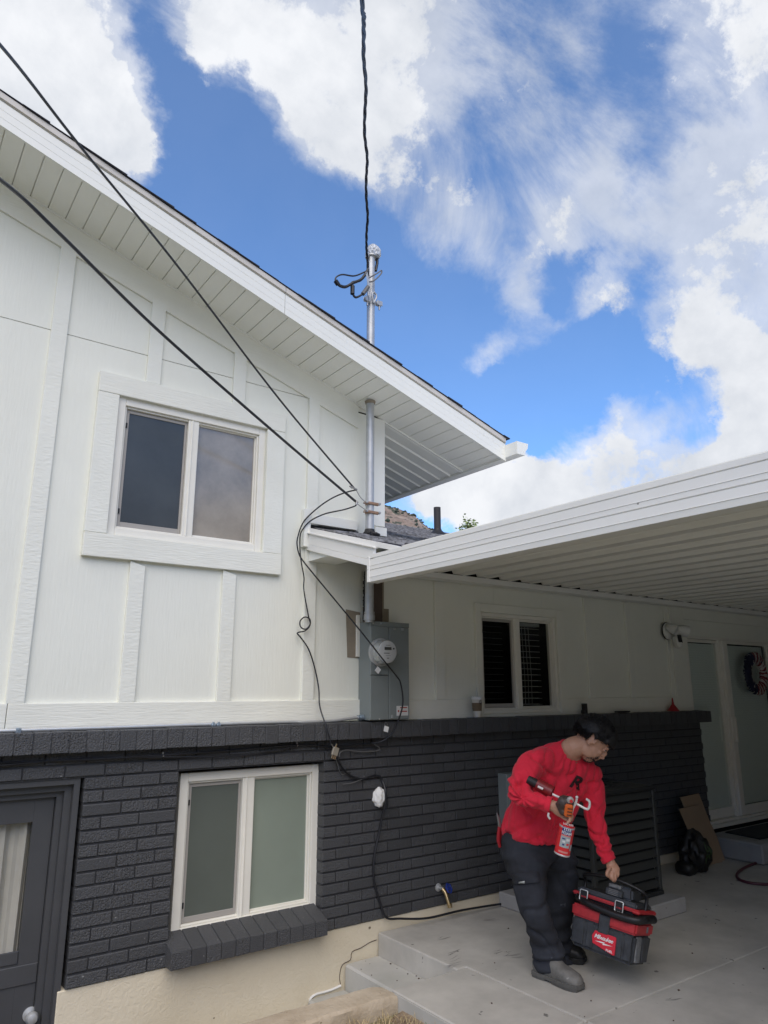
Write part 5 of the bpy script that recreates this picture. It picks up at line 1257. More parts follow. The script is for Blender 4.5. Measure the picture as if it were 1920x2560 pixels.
def folds(p, nn):
    a = noise.noise(Vector((p.x*9, p.y*9, p.z*5)))*.007
    # drag folds radiating from the bent right elbow and along the back
    e = J['re']; r = (p-e).length; w1 = math.exp(-(r/.16)**2)
    ang = math.atan2((p-e).dot(up), (p-e).dot(rt)); a += w1*.009*math.sin(ang*9+noise.noise(p*8)*3)
    e = J['lw']; r = (p-e).length; w2 = math.exp(-(r/.13)**2); a += w2*.007*math.sin((p-e).dot(fw.cross(rt))*160+noise.noise(p*10)*4)
    e = c8(330, 700, 4.3); r = (p-e).length; w3 = math.exp(-(r/.25)**2)
    a += w3*.006*math.sin((p.dot(rt)*.8-p.z*.5)*95+noise.noise(p*6)*4)
    rg = abs(noise.noise(Vector((p.x*5+p.z*4, p.y*5, p.z*7-p.x*4)))); a -= .015*max(0, .18-rg)/.18
    rg = abs(noise.noise(Vector((p.x*13-p.z*6, p.y*11, p.z*4+8)))); a -= .009*max(0, .2-rg)/.2
    rg = abs(noise.noise(Vector((p.x*24+p.z*9, p.y*20, p.z*13-p.x*8)))); a -= .003*max(0, .25-rg)/.25
    return a
shirt = fuse(mb, 'shirt', M_shirt, .0065, 5, folds)
cuffs = MB()
def band(c, t, r, h, fl=1):
    t = t.normalized(); s = HR-t*HR.dot(t); s.normalize(); return (c, t, s, r, h)
for (c, d_, r) in ((c8(597, 714, 4.03), c8(640, 725, 4.02)-c8(560, 700, 4.04), .042), (c8(1050, 1136, 4.34), c8(1075, 1180, 4.33)-c8(1020, 1080, 4.35), .041)):
    q_ = d_.to_track_quat('Z', 'Y').to_matrix().to_4x4(); q_.translation = c
    o = MB().lathe([(r*.92, -.022), (r, -.018), (r*1.0, .004), (r*.92, .008), (r*.8, -.0)], q_, 26).build('cuff', M_shirt, man, smooth=True)
# collar ring
q_ = (J['neck']-c8(705, 360, 4.33)).to_track_quat('Z', 'Y').to_matrix().to_4x4(); q_.translation = c8(772, 285, 4.30)
# trousers
tz = [ring(470, 940, 4.50, .185, .140, sx), ring(465, 1010, 4.50, .195, .152, sx), ring(460, 1090, 4.50, .195, .155, sx), ring(480, 1160, 4.50, .175, .14, sx)]
mb = MB(); spine(mb, tz)
limb(mb, [(c8(400, 1080, 4.46), .122), (c8(425, 1190, 4.40), .110), (c8(440, 1300, 4.36), .096), (c8(455, 1420, 4.33), .086), (c8(490, 1560, 4.33), .080), (c8(540, 1700, 4.36), .077), (c8(575, 1800, 4.38), .076), (c8(586, 1860, 4.365), .088), (c8(592, 1918, 4.355), .088)], side=sx, flat=1.08)
limb(mb, [(c8(610, 1080, 4.54), .12), (c8(665, 1180, 4.56), .108), (c8(672, 1320, 4.58), .098), (c8(668, 1460, 4.60), .090), (c8(662, 1600, 4.62), .082), (c8(660, 1740, 4.64), .078), (c8(672, 1840, 4.64), .078), (c8(678, 1900, 4.64), .076)], side=sx, flat=1.08)
def tfold(p, nn):
    a = noise.noise(Vector((p.x*8, p.y*8, p.z*4)))*.008
    rg = abs(noise.noise(Vector((p.x*4+p.z*3, p.y*4, p.z*6)))); a -= .012*max(0, .16-rg)/.16
    low = max(0, (-1.22-p.z)/.2)   # stacked folds at the hem
    a += low*.010*math.sin(p.z*85+noise.noise(p*7)*5)
    kn = math.exp(-((p.z+1.0)/.09)**2); a += kn*.006*math.sin(p.z*70+p.x*25)
    return a
trou = fuse(mb, 'trousers', M_trou, .0075, 4, tfold)
# cargo pocket with a small pale tab
bt = BVHTree.FromObject(trou, bpy.context.evaluated_depsgraph_get()); bs = BVHTree.FromObject(shirt, bpy.context.evaluated_depsgraph_get())
def onto(bv, x, y, off=.003):
    d = ray(x, y).normalized(); h = bv.ray_cast(Vector((0, 0, 0)), d); return (h[0]+h[1]*off if h[0] else None), h[1]
def patch(bv, x0, y0, x1, y1, name, m, off=.004, n=8, sk=(0, 0)):
    vs = []; fs = []
    for j in range(n+1):
        for i in range(n+1):
            u, v = i/n, j/n; h, nn = onto(bv, x0+(x1-x0)*u+sk[0]*v, y0+(y1-y0)*v+sk[1]*u, off)
            if h is None: return None
            vs.append(h)
    for j in range(n):
        for i in range(n): a = j*(n+1)+i; fs.append((a, a+1, a+n+2, a+n+1))
    o = MB().add(vs, fs).build(name, m, man, smooth=True); md = o.modifiers.new('t', 'SOLIDIFY'); md.thickness = .004; md.offset = 0; return o
patch(bt, 1281, 2185, 1345, 2212, 'pocket_flap', M_trou, .006, sk=(4, -6))
patch(bt, 1285, 2214, 1343, 2270, 'cargo_pocket', M_trou, .004, sk=(10, -6))
patch(bt, 1300.5, 2203, 1314, 2209.5, 'pocket_tab', MATS['pale_steel'], .012, 2, sk=(0, -2))
# waistband
# boots
def boot(heel, toe, m, ms, name, zf=SLAB):
    d = (toe-heel); L_ = d.length; d.normalize(); s = Vector((d.y, -d.x, 0)); upv = Vector((0, 0, 1)); mb = MB()
    R = []
    for (t, w, h, zc) in ((-.02, .022, .03, .055), (0, .036, .05, .06), (.12, .042, .07, .075), (.3, .043, .075, .08), (.45, .044, .062, .068), (.6, .049, .048, .052), (.78, .052, .040, .046), (.92, .046, .032, .042), (1.0, .03, .022, .036), (1.02, .012, .01, .034)):
        R.append((heel+d*(t*L_)+upv*zc, s, upv, w, h, 2.4))
    loft(mb, R, 20)
    limb(mb, [(heel+d*.085+upv*.08, .050), (heel+d*.085+upv*.12, .046), (heel+d*.085+upv*.15, .044)])
    o = fuse(mb, name, m, .005, 3, lambda p, nn: noise.noise(p*22)*.003)
    so = MB(); prof = [(-.02, .03), (.0, .040), (.15, .044), (.3, .040), (.45, .042), (.62, .052), (.8, .055), (.93, .048), (1.0, .034), (1.035, .012)]
    for (z0, z1, e) in ((.012, .032, .004), (.0, .0118, 0)):
        poly = [(t*L_, w+e) for t, w in prof]+[(t*L_, -w-e) for t, w in reversed(prof)]
        if z0 == 0: 
            for (ta, tb) in ((-.02, .30), (.44, 1.03)):
                pp = [(t*L_, w+e) for t, w in prof if ta <= t <= tb]; pp = pp+[(a, -b) for a, b in reversed(pp)]
                so.prism(pp, lambda a, b, dd: heel+d*a+s*b+upv*(dd+.0005), z0, z1)
        else: so.prism(poly, lambda a, b, dd: heel+d*a+s*b+upv*dd, z0, z1)
    so.build(name.replace('boot', 'boot_sole'), ms, man, bevel=.002)
    return o
h1, t1 = G(1352, 2436, SLAB), G(1437, 2476, SLAB)
boot(Vector((3.262, 3.085, SLAB)), Vector((3.285, 2.80, SLAB)), M_boot, M_sole, 'boot')
boot(Vector((3.50, 3.30, SLAB)), Vector((3.615, 3.04, SLAB)), M_bootshade, M_bootshade, 'boot')
# ---- head, neck and hands: one skin with the (hidden) body
hc = c8(925, 205, 4.25)                         # centre of the skull
vf = (rt*.70-up*.70-fw*.22).normalized()      # where the face looks
vu = (rt*.62+up*.74+fw*.10); vu = (vu-vf*vu.dot(vf)).normalized(); vr = vf.cross(vu)   # crown, his right
HB = Matrix((vr, vf, vu)).transposed()          # local x right, y forward, z up
hp = lambda x, y, z: hc+HB @ Vector((x, y, z))
mb = MB()
def e(x, y, z, rx, ry, rz, pit=0): ell(mb, hp(x, y, z), (rx, ry, rz), HB @ Euler((R_(pit), 0, 0)).to_matrix())
e(0, -.005, .022, .076, .096, .094)            # skull
e(0, .035, -.035, .060, .058, .070, 8)         # face
e(0, .046, -.088, .036, .036, .030)            # chin
for sg in (-1, 1):
    e(sg*.040, .015, -.070, .022, .045, .034)  # jaw
    e(sg*.038, .068, -.028, .020, .016, .014)  # cheek
    e(sg*.026, .087, .018, .024, .010, .008)   # brow
    e(sg*.030, .079, .000, .012, .010, .010)   # eyeball
    ear = hp(sg*.077, -.008, -.010)
    pts = [hp(sg*(.078+.008*math.sin(t*.7)), -.008+.017*math.cos(t*.52-.4), -.012+.030*math.sin(t*.52-.4)) for t in range(0, 11)]
    mb.tube(pts, .0055, 8); ell(mb, hp(sg*.077, -.006, -.012), (.005, .013, .022), HB)
    e(sg*.009, .104, -.040, .008, .009, .007)  # nostril wings
e(0, .090, .005, .011, .014, .022, -10); e(0, .101, -.018, .009, .013, .022, -24); e(0, .111, -.035, .010, .010, .009)   # nose
e(0, .090, -.061, .024, .010, .0055); e(0, .088, -.071, .021, .010, .006)      # lips
e(0, .098, -.052, .010, .006, .007)
limb(mb, [(c8(752, 330, 4.33), .066), (hp(0, -.045, -.125), .058), (hp(0, -.020, -.070), .056), (hp(0, -.01, -.03), .05)])
# slim body below the clothes, so that head, hands and trunk are one skin
spine(mb, [(r[0], r[1], None, r[3]*.70, r[4]*.70, 2) for r in torso[1:-2]]+[(c8(765, 300, 4.32), side, None, .06, .06, 2)])
limb(mb, [(c8(560, 380, 4.28), .045), (c8(485, 390, 4.23), .042), (c8(392, 545, 4.16), .028), (c8(378, 605, 4.145), .027), (c8(450, 666, 4.09), .025), (c8(520, 690, 4.05), .024), (c8(600, 714, 4.03), .029), (c8(625, 722, 4.02), .028)])
limb(mb, [(c8(800, 420, 4.38), .045), (c8(880, 490, 4.42), .040), (c8(938, 740, 4.43), .030), (c8(1005, 1030, 4.37), .022), (c8(1058, 1145, 4.34), .027), (c8(1068, 1168, 4.335), .027)])
limb(mb, [(c8(430, 1080, 4.46), .075), (c8(455, 1420, 4.34), .06), (c8(540, 1700, 4.37), .04), (c8(570, 1930, 4.40), .034)])
limb(mb, [(c8(640, 1120, 4.55), .06), (c8(668, 1460, 4.60), .05), (c8(660, 1740, 4.64), .04), (c8(668, 1900, 4.65), .034)])
def finger(*pp, r=.0088):
    n = len(pp); rs = [r*(1.08-.22*i/(n-1)) for i in range(n)]; P = cr_pts([tuple(p)+(q,) for p, q in zip(pp, rs)], 4); Pv = [Vector(p[:3]) for p in P]
    mb.tube(Pv, [p[3] for p in P], 10); ell(mb, Pv[-1], (P[-1][3],)*3, None, 2)
# right hand round the foam gun: palm seen from the back, fingers closing to the right below, thumb over the top
rh = lambda x, y, d: c8(x, y, d)
pal = [(rh(618, 718, 4.02), .028), (rh(650, 738, 4.005), .034), (rh(685, 762, 3.995), .034), (rh(705, 775, 3.99), .030)]
limb(mb, pal, flat=.62, side=up, seg=16)
finger(rh(665, 700, 4.0), rh(690, 668, 3.985), rh(722, 655, 3.97), rh(745, 664, 3.96), r=.0105)
for (i, (a, b, c, d_)) in enumerate((((692, 735), (735, 752), (762, 775), (745, 800)), ((695, 760), (738, 780), (770, 802), (752, 822)), ((690, 780), (730, 802), (764, 822), (748, 838)), ((680, 795), (712, 820), (742, 838), (735, 850)))):
    finger(rh(*a, 3.995), rh(*b, 3.975), rh(*c, 3.955), rh(*d_, 3.93), r=.0092-.0007*(i == 3))
# left hand: knuckles up, fingers going down round the handle
lh = lambda x, y, d: c8(x, y, d)
limb(mb, [(lh(1062, 1158, 4.335), .027), (lh(1075, 1185, 4.325), .033), (lh(1088, 1212, 4.315), .036), (lh(1095, 1228, 4.31), .033)], flat=.6, side=rt, seg=16)
for i, (a, b, c, d_, dp) in enumerate((((1062, 1205), (1052, 1245), (1062, 1275), (1078, 1285), 4.30), ((1078, 1220), (1078, 1262), (1084, 1292), (1094, 1300), 4.295), ((1096, 1222), (1100, 1262), (1103, 1288), (1108, 1296), 4.30), ((1112, 1208), (1122, 1235), (1116, 1262), (1108, 1272), 4.31))):
    finger(lh(*a, dp+.01), lh(*b, dp-.006), lh(*c, dp-.004), lh(*d_, dp+.018), r=.0092)
finger(lh(1062, 1195, 4.30), lh(1042, 1225, 4.285), lh(1036, 1250, 4.28), lh(1048, 1262, 4.285), r=.0100)
body = fuse(mb, 'body', M_skin, .0038, 2)
# eyes, brows, stubble, hair
for sg in (-1, 1):
    ell(MB(), (0, 0, 0), (1, 1, 1))
    m_ = MB(); ell(m_, hp(sg*.030, .0815, -.001), (.0105, .0095, .0060), HB, 2); m_.build('eye', mat('eye_white', (.35, .32, .30), .3) if sg < 0 else MATS['eye_white'], man, smooth=True)
    m_ = MB(); ell(m_, hp(sg*.031, .0885, -.002), (.0045, .003, .0048), HB, 2); m_.build('iris', M_hair, man, smooth=True)
    m_ = MB(); m_.tube([hp(sg*.012, .0985, .017), hp(sg*.027, .0985, .022), hp(sg*.044, .085, .019)], [.004, .0042, .0022], 6); m_.build('eyebrow', M_hair, man, smooth=True)
    m_ = MB(); m_.tube([hp(sg*.020, .0905, .004), hp(sg*.030, .0925, .0055), hp(sg*.041, .083, .003)], [.002, .0026, .0015], 5); m_.build('eyelid', M_stubble, man, smooth=True)
bb = BVHTree.FromObject(body, bpy.context.evaluated_depsgraph_get())
def tufts(region, cnt, ln, m, name, spread=.5, seed=1, down=Vector((0, 0, 0)), w=.0016):
    rg = random.Random(seed); m_ = MB(); k = 0; tr = 0
    while k < cnt and tr < cnt*30:
        tr += 1; dl = Vector((rg.gauss(0, 1), rg.gauss(0, 1), rg.gauss(0, 1))).normalized()
        if not region(dl): continue
        h, nn, _, _ = bb.ray_cast(hc+(HB @ dl)*.25, -(HB @ dl))
        if h is None or (h-hc).length > .17: continue
        if name == 'hair_strands': h = h+(HB @ dl)*.020
        g_ = (nn+Vector((rg.gauss(0, spread), rg.gauss(0, spread), rg.gauss(0, spread)))*.6+HB @ down).normalized(); L2 = ln*rg.uniform(.5, 1.25)
        s = g_.cross(Vector((rg.random(), rg.random(), rg.random()))).normalized()*w; b1 = h+g_*L2*.55; b2 = h+(g_+HB @ down*.6).normalized()*L2
        m_.add([h-s, h+s, b1+s, b1-s, b2], [(0,1,2,3), (3,2,4)]); k += 1
    m_.build(name, m, man)
hair_reg = lambda d_: (d_.z > .32 if d_.y > .45 else d_.z > -.02 if d_.y > .05 else d_.z > -.42) and not (abs(d_.x) > .75 and d_.z < .15 and d_.y > -.35)
# cap of hair: offset copy of the skull, thick and uneven
bm = bmesh.new(); bmesh.ops.create_icosphere(bm, subdivisions=5, radius=1); dele = []
for v in bm.verts:
    d_ = v.co.copy(); 
    if not hair_reg(d_): dele.append(v); continue
    h, nn, _, _ = bb.ray_cast(hc+(HB @ d_)*.25, -(HB @ d_))
    if h is None: dele.append(v); continue
    th = .024 if d_.z > .1 else .003+.021*max(0, (d_.z+.42)/.52)
    if d_.y > .4: th += .010
    v.co = h+(HB @ d_)*(th+noise.noise(d_*3)*.004+noise.noise(d_*16)*.0015)
bmesh.ops.delete(bm, geom=dele, context='VERTS')
me = bpy.data.meshes.new('hair'); bm.to_mesh(me); bm.free(); me.materials.append(M_hair)
for p_ in me.polygons: p_.use_smooth = True
oh = bpy.data.objects.new('hair', me); COL.objects.link(oh); oh.parent = man
md = oh.modifiers.new('t', 'SOLIDIFY'); md.thickness = .03; md.offset = -1
tufts(hair_reg, 7000, .011, M_hair, 'hair_strands', .5, 3, Vector((0, .15, -.1)))
tufts(lambda d_: d_.y > .35 and -.98 < d_.z < -.50 and abs(d_.x) < .42, 520, .007, M_stubble, 'beard', .4, 4, Vector((0, .1, -.5)), .0009)
tufts(lambda d_: d_.y > .6 and -.52 < d_.z < -.42 and abs(d_.x) < .25, 160, .006, M_stubble, 'moustache', .3, 5, Vector((0, 0, -.6)), .0009)
# collar
cc = c8(772, 292, 4.30); ax = (hp(0, -.03, -.1)-c8(700, 370, 4.33)).normalized()
pts = []
for i in range(33):
    a = 2*math.pi*i/32; s1 = (side-ax*side.dot(ax)).normalized(); s2 = ax.cross(s1)
    st0 = c8(757, 318, 4.32)+s1*math.cos(a)*.3+s2*math.sin(a)*.3
    h = None
    c0 = c8(757, 300, 4.32); pts.append(c0+s1*math.cos(a)*.073+s2*math.sin(a)*.068+ax*(.004))
MB().tube(pts, .0085, 8).build('collar', M_shirt, man, smooth=True)
# letter on the chest, following the cloth
def conform(o, bv, off=.0025):
    me = o.data
    for v in me.vertices:
        d = v.co.normalized(); h = bv.ray_cast(Vector((0, 0, 0)), d)
        if h[0]: v.co = h[0]-d*off
cen, nn = onto(bs, 1438, 1957)
if cen:
    xa = (c8(840, 560, 4.3)-c8(760, 530, 4.3)).normalized(); xa = (side*.85+rt*.1).normalized(); zz = -fw; xa = (xa-zz*xa.dot(zz)).normalized(); ya = zz.cross(xa)
    Ml = Matrix((xa, ya, zz)).transposed().to_4x4(); Ml.translation = cen
    M_logo = mat('logo_black', (.02, .004, .006), .8)
    lo = text_obj('chest_letter', 'R', .100, M_logo, Ml, man, shear=.25, extrude=.0002, bold=.0035)
    bm = bmesh.new(); bm.from_mesh(lo.data); bmesh.ops.triangulate(bm, faces=bm.faces); bmesh.ops.subdivide_edges(bm, edges=bm.edges, cuts=1); bm.to_mesh(lo.data); bm.free(); conform(lo, bs, .007)
# ring on the left hand, tool handles at the back
pl = empty('pliers', label='pliers with red handles hanging at the back of the man in red', cat='pliers')
MB().tube([c8(212, 880, 4.50), c8(205, 930, 4.5), c8(203, 985, 4.5), c8(216, 1038, 4.5)], [.009, .011, .0115, .009], 8).build('handle', M_funnel, pl, smooth=True)
MB().tube([c8(222, 890, 4.52), c8(222, 940, 4.52), c8(222, 985, 4.52), c8(228, 1030, 4.52)], [.009, .010, .010, .008], 8).build('handle', M_funnel, pl, smooth=True)
MB().tube([c8(214, 885, 4.50), c8(204, 820, 4.5), c8(190, 775, 4.5)], [.009, .010, .003], 8).build('jaws', M_wire, pl, smooth=True)
# ============================================================ foam can and gun in his right hand
M_canred = mat('can_red', (.60, .02, .025), .32, coat=.4)
can = empty('foam_can', label='red and white foam can hanging below the right hand of the man', cat='spray can')
ct, cbm = c8(733, 868, 3.965), c8(691, 1088, 3.985); axc = (ct-cbm).normalized(); cl = (ct-cbm).length
fx = (-fw-axc*(-fw).dot(axc)).normalized(); sxv = axc.cross(fx)      # fx faces us
Mcan = Matrix((sxv, -fx, axc)).transposed().to_4x4(); Mcan.translation = cbm
rc = .0395
MB().lathe([(rc*.86, -.004), (rc*.98, -.003), (rc*1.02, .003), (rc, .007), (rc, cl-.012), (rc*1.02, cl-.008), (rc*.96, cl-.002), (rc*.6, cl+.008), (rc*.3, cl+.012)], Mcan, 32).build('can_body', M_canred, can, smooth=30)
MB().lathe([(rc*1.025, -.002), (rc*1.03, .004), (rc*1.0, .006)], Mcan, 32).lathe([(rc*1.005, cl-.011), (rc*1.03, cl-.008), (rc*1.0, cl-.003)], Mcan, 32).build('rims', M_emt, can, smooth=True, kind='stuff')
def wrapc(u, v, off=.0007): a = u/rc; return Mcan @ Vector((math.sin(a)*(rc+off), -math.cos(a)*(rc+off) if False else -math.cos(a)*(rc+off), v))
def canrect(u0, u1, v0, v1, m, name, off=.0007, n=10):
    vs = []; 
    for i in range(n+1): u = u0+(u1-u0)*i/n; vs += [wrapc(u, v0, off), wrapc(u, v1, off)]
    return MB().add(vs, [(2*i, 2*i+2, 2*i+3, 2*i+1) for i in range(n)]).build(name, m, can)
M_lblw = mat('label_offwhite', (.62, .62, .62), .4); M_lblb = mat('label_navy', (.02, .04, .16), .4); M_lblp = mat('label_pink', (.6, .22, .2), .4); M_lblg = mat('label_greygreen', (.33, .37, .38), .4)
# u runs to the right as seen; can front is local -y
canrect(-.034, .016, .105, .142, M_lblb, 'label_block'); canrect(-.034, .017, .042, .097, M_lblg, 'label_block'); canrect(-.034, .017, .015, .024, M_lblp, 'label_block'); canrect(-.034, .017, .0975, .1035, M_lblp, 'label_block')
canrect(.024, .040, .03, .06, M_lblg, 'label_block'); 
def cantext(s, size, u, v, m, bold=0):
    t = text_obj('label_text', s, size, m, Matrix.Identity(4), can, extrude=0, bold=bold)
    for q_ in t.data.vertices: q_.co = wrapc(q_.co.x+u, q_.co.y+v, .0013)
    return t
cantext('LOCTITE', .0135, -.008, .157, M_lblw, .0004); cantext('TITE', .021, -.008, .131, M_lblw, .0006); cantext('FOAM', .019, -.008, .113, M_lblw, .0006)
for (u, v, w_, h_, m) in ((-.026, .082, .016, .006, M_lblb), (-.022, .066, .014, .010, M_lblw), (-.004, .076, .02, .012, M_lblw), (.0, .055, .012, .01, M_canred), (-.02, .052, .01, .008, M_lblb)): canrect(u, u+w_, v, v+h_, m, 'label_picture', .0011, 4)
gun = empty('foam_gun', label='small black and orange foam dispensing gun in the right hand of the man', cat='foam gun')
MB().tube([c8(738, 862, 3.965), c8(746, 835, 3.955), c8(752, 805, 3.95), c8(758, 790, 3.945)], [.009, .008, .007, .010], 8).build('red_stem', M_canred, gun, smooth=True)
M_orange = mat('orange_plastic', (.62, .12, .02), .4)
org = D(1180+742/3.073, 1780+755/3.073, 3.925); Mo = Matrix((rt, fw, up)).transposed().to_4x4(); Mo.translation = org; Mo = Mo @ Matrix.Rotation(R_(8), 4, 'Y')
MB().bbox(-.021, .021, -.012, .02, -.034, .030, .008, 0, Mo).build('nozzle_cap', M_orange, gun, smooth=30)
for k in range(3): MB().bbox(-.010, .015, -.0145, -.0125, -.022+k*.016, -.017+k*.016, .001, 0, Mo).build('slot', M_black, gun)
mb = MB(); ell(mb, c8(705, 700, 3.955), (.036, .03, .040)); ell(mb, c8(740, 690, 3.95), (.03, .03, .030)); mb.tube([c8(670, 690, 3.97), c8(700, 770, 3.95), c8(735, 790, 3.94)], [.024, .02, .015], 10)
fuse(mb, 'gun_body', mat('grimy_plastic', (.05, .035, .03), .5, var=.4, varscale=60), .005, 1, None, gun)
MB().lathe([(.0, .0), (.017, .002), (.017, .012), (.011, .014), (.011, .018), (0, .018)], Matrix.Translation(c8(752, 672, 3.93)) @ (-fw).to_track_quat('Z', 'Y').to_matrix().to_4x4(), 18).build('steel_ring', M_emt, gun, smooth=30)
MB().lathe([(.0, .018), (.009, .0185), (.008, .024), (0, .025)], Matrix.Translation(c8(755, 674, 3.93)) @ (-fw).to_track_quat('Z', 'Y').to_matrix().to_4x4(), 14).build('red_button', M_canred, gun, smooth=30)
cg = empty('caulk_gun', label='caulking gun with dark red barrel and white rod tucked under the right forearm', cat='caulking gun')
a, b = c8(500, 555, 4.09), c8(618, 618, 4.055)
M_barrel = mat('dark_red_barrel', (.19, .012, .014), .45)
MB().tube([a, b], .032, 18).build('barrel', M_barrel, cg, smooth=30)
MB().tube([a.lerp(b, -.6), a.lerp(b, -.02)], .024, 14).build('tube_end', M_black, cg, smooth=30)
o_ = MB(); 
for k in range(5): p = a.lerp(b, .42+k*.12)-fw*.030+up*-.004; o_.tube([p, p+up*.008+rt*.003], .0016, 4)
o_.build('printed_marks', M_lblw, cg, kind='stuff')
rw = mat('white_rod', (.66, .64, .62), .35, .1)
MB().tube([c8(505, 572, 4.04), c8(545, 592, 4.035)], .0065, 8).build('rod_end', rw, cg, smooth=True)
cp([c8(620, 632, 4.03), c8(670, 655, 4.01), c8(790, 700, 3.95), c8(870, 742, 3.93), c8(893, 744, 3.93), c8(904, 715, 3.93), c8(900, 685, 3.93), c8(876, 668, 3.935)], .0060, rw, 'rod', parent=cg, n=6)
cp([c8(806, 655, 3.93), c8(800, 690, 3.935), c8(775, 745, 3.945), c8(768, 775, 3.95)], .0058, rw, 'handle_lever', parent=cg, n=5)
cp([c8(590, 775, 3.99), c8(586, 800, 3.99), c8(600, 822, 3.99)], .0055, rw, 'trigger_end', parent=cg, n=5)
cgb = MB(); ell(cgb, c8(806, 655, 3.93), (.008, .008, .008), None, 2); cgb.build('knob', rw, cg, smooth=True)
# ============================================================ the vacuum tool box
vac = empty('tool_box', label='red and black latched tool box vacuum lifted off the slab by the man', cat='tool box')
SC = .87
BR = Euler((0, 0, -1.34703609)).to_matrix() @ Euler((0, .10876608, 0)).to_matrix() @ Euler((-.22704294, 0, 0)).to_matrix()
BC = Vector((4.08502728, 3.21735431, -1.50096159))*SC; Mb = BR.to_4x4(); Mb.translation = BC
hx, hy, hz = .42*SC/2, .27*SC/2, .235*SC/2
M_vblk = mat('scuffed_black_plastic', (.035, .038, .042), .5, var=.4, varscale=22, bump=(90, .15, .001)); M_vred = mat('scuffed_red_plastic', (.42, .025, .03), .45, var=.2, varscale=30)
M_vdark = mat('hose_black', (.009, .009, .010), .45); M_dust = mat('dusty_plastic', (.16, .165, .17), .8, var=.4, varscale=40)
# tank, tapering downwards, with ribs
def frus(z0, z1, s0, s1, m, name, b=.006, x0=-hx, x1=hx, y0=-hy, y1=hy):
    mb = MB(); bm = bmesh.new(); bmesh.ops.create_cube(bm, size=1)
    for v in bm.verts:
        s = s1 if v.co.z > 0 else s0; v.co = Vector(((x0+x1)/2+v.co.x*(x1-x0)*s, (y0+y1)/2+v.co.y*(y1-y0)*s, z1 if v.co.z > 0 else z0))
    bmesh.ops.bevel(bm, geom=bm.edges[:], offset=b, segments=2, affect='EDGES'); bm.verts.index_update()
    mb.add([v.co[:] for v in bm.verts], [tuple(v.index for v in f.verts) for f in bm.faces], 0, Mb); bm.free(); return mb.build(name, m, vac, smooth=25)
frus(-hz, hz*.42, .93, .99, M_vblk, 'tank', .014)
frus(hz*.40, hz, 1.0, 1.015, M_vred, 'tank_band', .010)
for (xa, xb) in ((-.165, -.10), (-.085, -.045), (.06, .115), (.125, .165)): MB().bbox(xa, xb, -hy*.985, -hy*.94, -hz*.85, hz*.36, .004, 0, Mb).build('tank_rib', M_vblk, vac)
for (ya, yb) in ((-.085, -.02), (.0, .08)): MB().bbox(hx*.93, hx*.985, ya, yb, -hz*.85, hz*.34, .004, 0, Mb).build('tank_rib', M_dust if ya < -.05 else M_vblk, vac)
MB().bbox(-.022, .040, -hy*1.07, -hy*.9, -.002, hz*.92, .006, 0, Mb).build('centre_latch', M_vblk, vac)
# upper head
frus(hz+.045, hz+.062, 1.04, 1.04, M_vred, 'head_band', .006)
frus(hz-.002, hz+.046, .86, .90, M_vdark, 'neck', .01)
frus(hz+.060, hz+.088, .95, .90, M_vblk, 'head', .008)
MB().bbox(.15, hx*1.05, -hy*1.06, hy*1.06, hz+.040, hz+.060, .006, 0, Mb).build('head_band_end', M_vred, vac)
frus(hz+.086, hz+.150, .95, .85, M_vblk, 'motor_housing', .012, -.03, .13, -.07, .08)
MB().bbox(-.02, .075, -.088, -.060, hz+.088, hz+.125, .005, 0, Mb).build('battery', M_vblk, vac)
for k in range(4): MB().bbox(.0, .055, -.0905, -.088, hz+.094+k*.008, hz+.098+k*.008, .0005, 0, Mb).build('vent_slot', M_dust, vac)
MB().bbox(-.01, .06, -.075, -.03, hz+.128, hz+.148, .005, 0, Mb).build('battery_top', M_dust, vac)
# hose stowed in the gap, round the front
P_ = [(-hx*.9, -hy*.88, hz+.035), (-hx*.5, -hy*1.08, hz+.020), (0, -hy*1.14, hz+.012), (hx*.5, -hy*1.14, hz+.008), (hx*.92, -hy*1.06, hz+.012), (hx*1.10, -hy*.75, hz+.022), (hx*1.10, -hy*.2, hz+.025), (hx*1.08, hy*.6, hz+.025)]
pts = [Mb @ Vector(p) for p in cr_pts(P_, 16)]
MB().tube(pts, [.0195+(.0018 if i % 2 else 0) for i in range(len(pts))], 14).build('hose', M_vdark, vac, smooth=60)
# two wire latches
for xx in (-.118, .085):
    fr_ = [(xx-.022, hz+.078), (xx+.022, hz+.078), (xx+.022, hz+.026), (xx-.022, hz+.026), (xx-.022, hz+.078)]
    P2 = []
    for (p0, p1) in zip(fr_[:-1], fr_[1:]):
        for t in (.08, .5, .92): P2.append(Mb @ Vector((p0[0]+(p1[0]-p0[0])*t, -hy*1.10-.004, p0[1]+(p1[1]-p0[1])*t)))
    P2.append(P2[0]); MB().tube(P2, .0030, 6).build('latch_wire', M_emt, vac, smooth=True)
    MB().bbox(xx-.019, xx+.019, -hy*1.08-.006, -hy*.95, hz+.03, hz+.074, .003, 0, Mb).build('latch', M_vdark, vac)
    for k in range(4): MB().bbox(xx-.013+k*.008, xx-.009+k*.008, -hy*1.08-.0085, -hy*1.08-.006, hz+.042, hz+.050, .0005, 0, Mb).build('latch_mark', M_vred, vac)
    MB().bbox(xx-.012, xx+.012, -hy*1.12-.006, -hy*1.0, hz+.018, hz+.03, .003, 0, Mb).build('latch_tab', M_dust, vac)
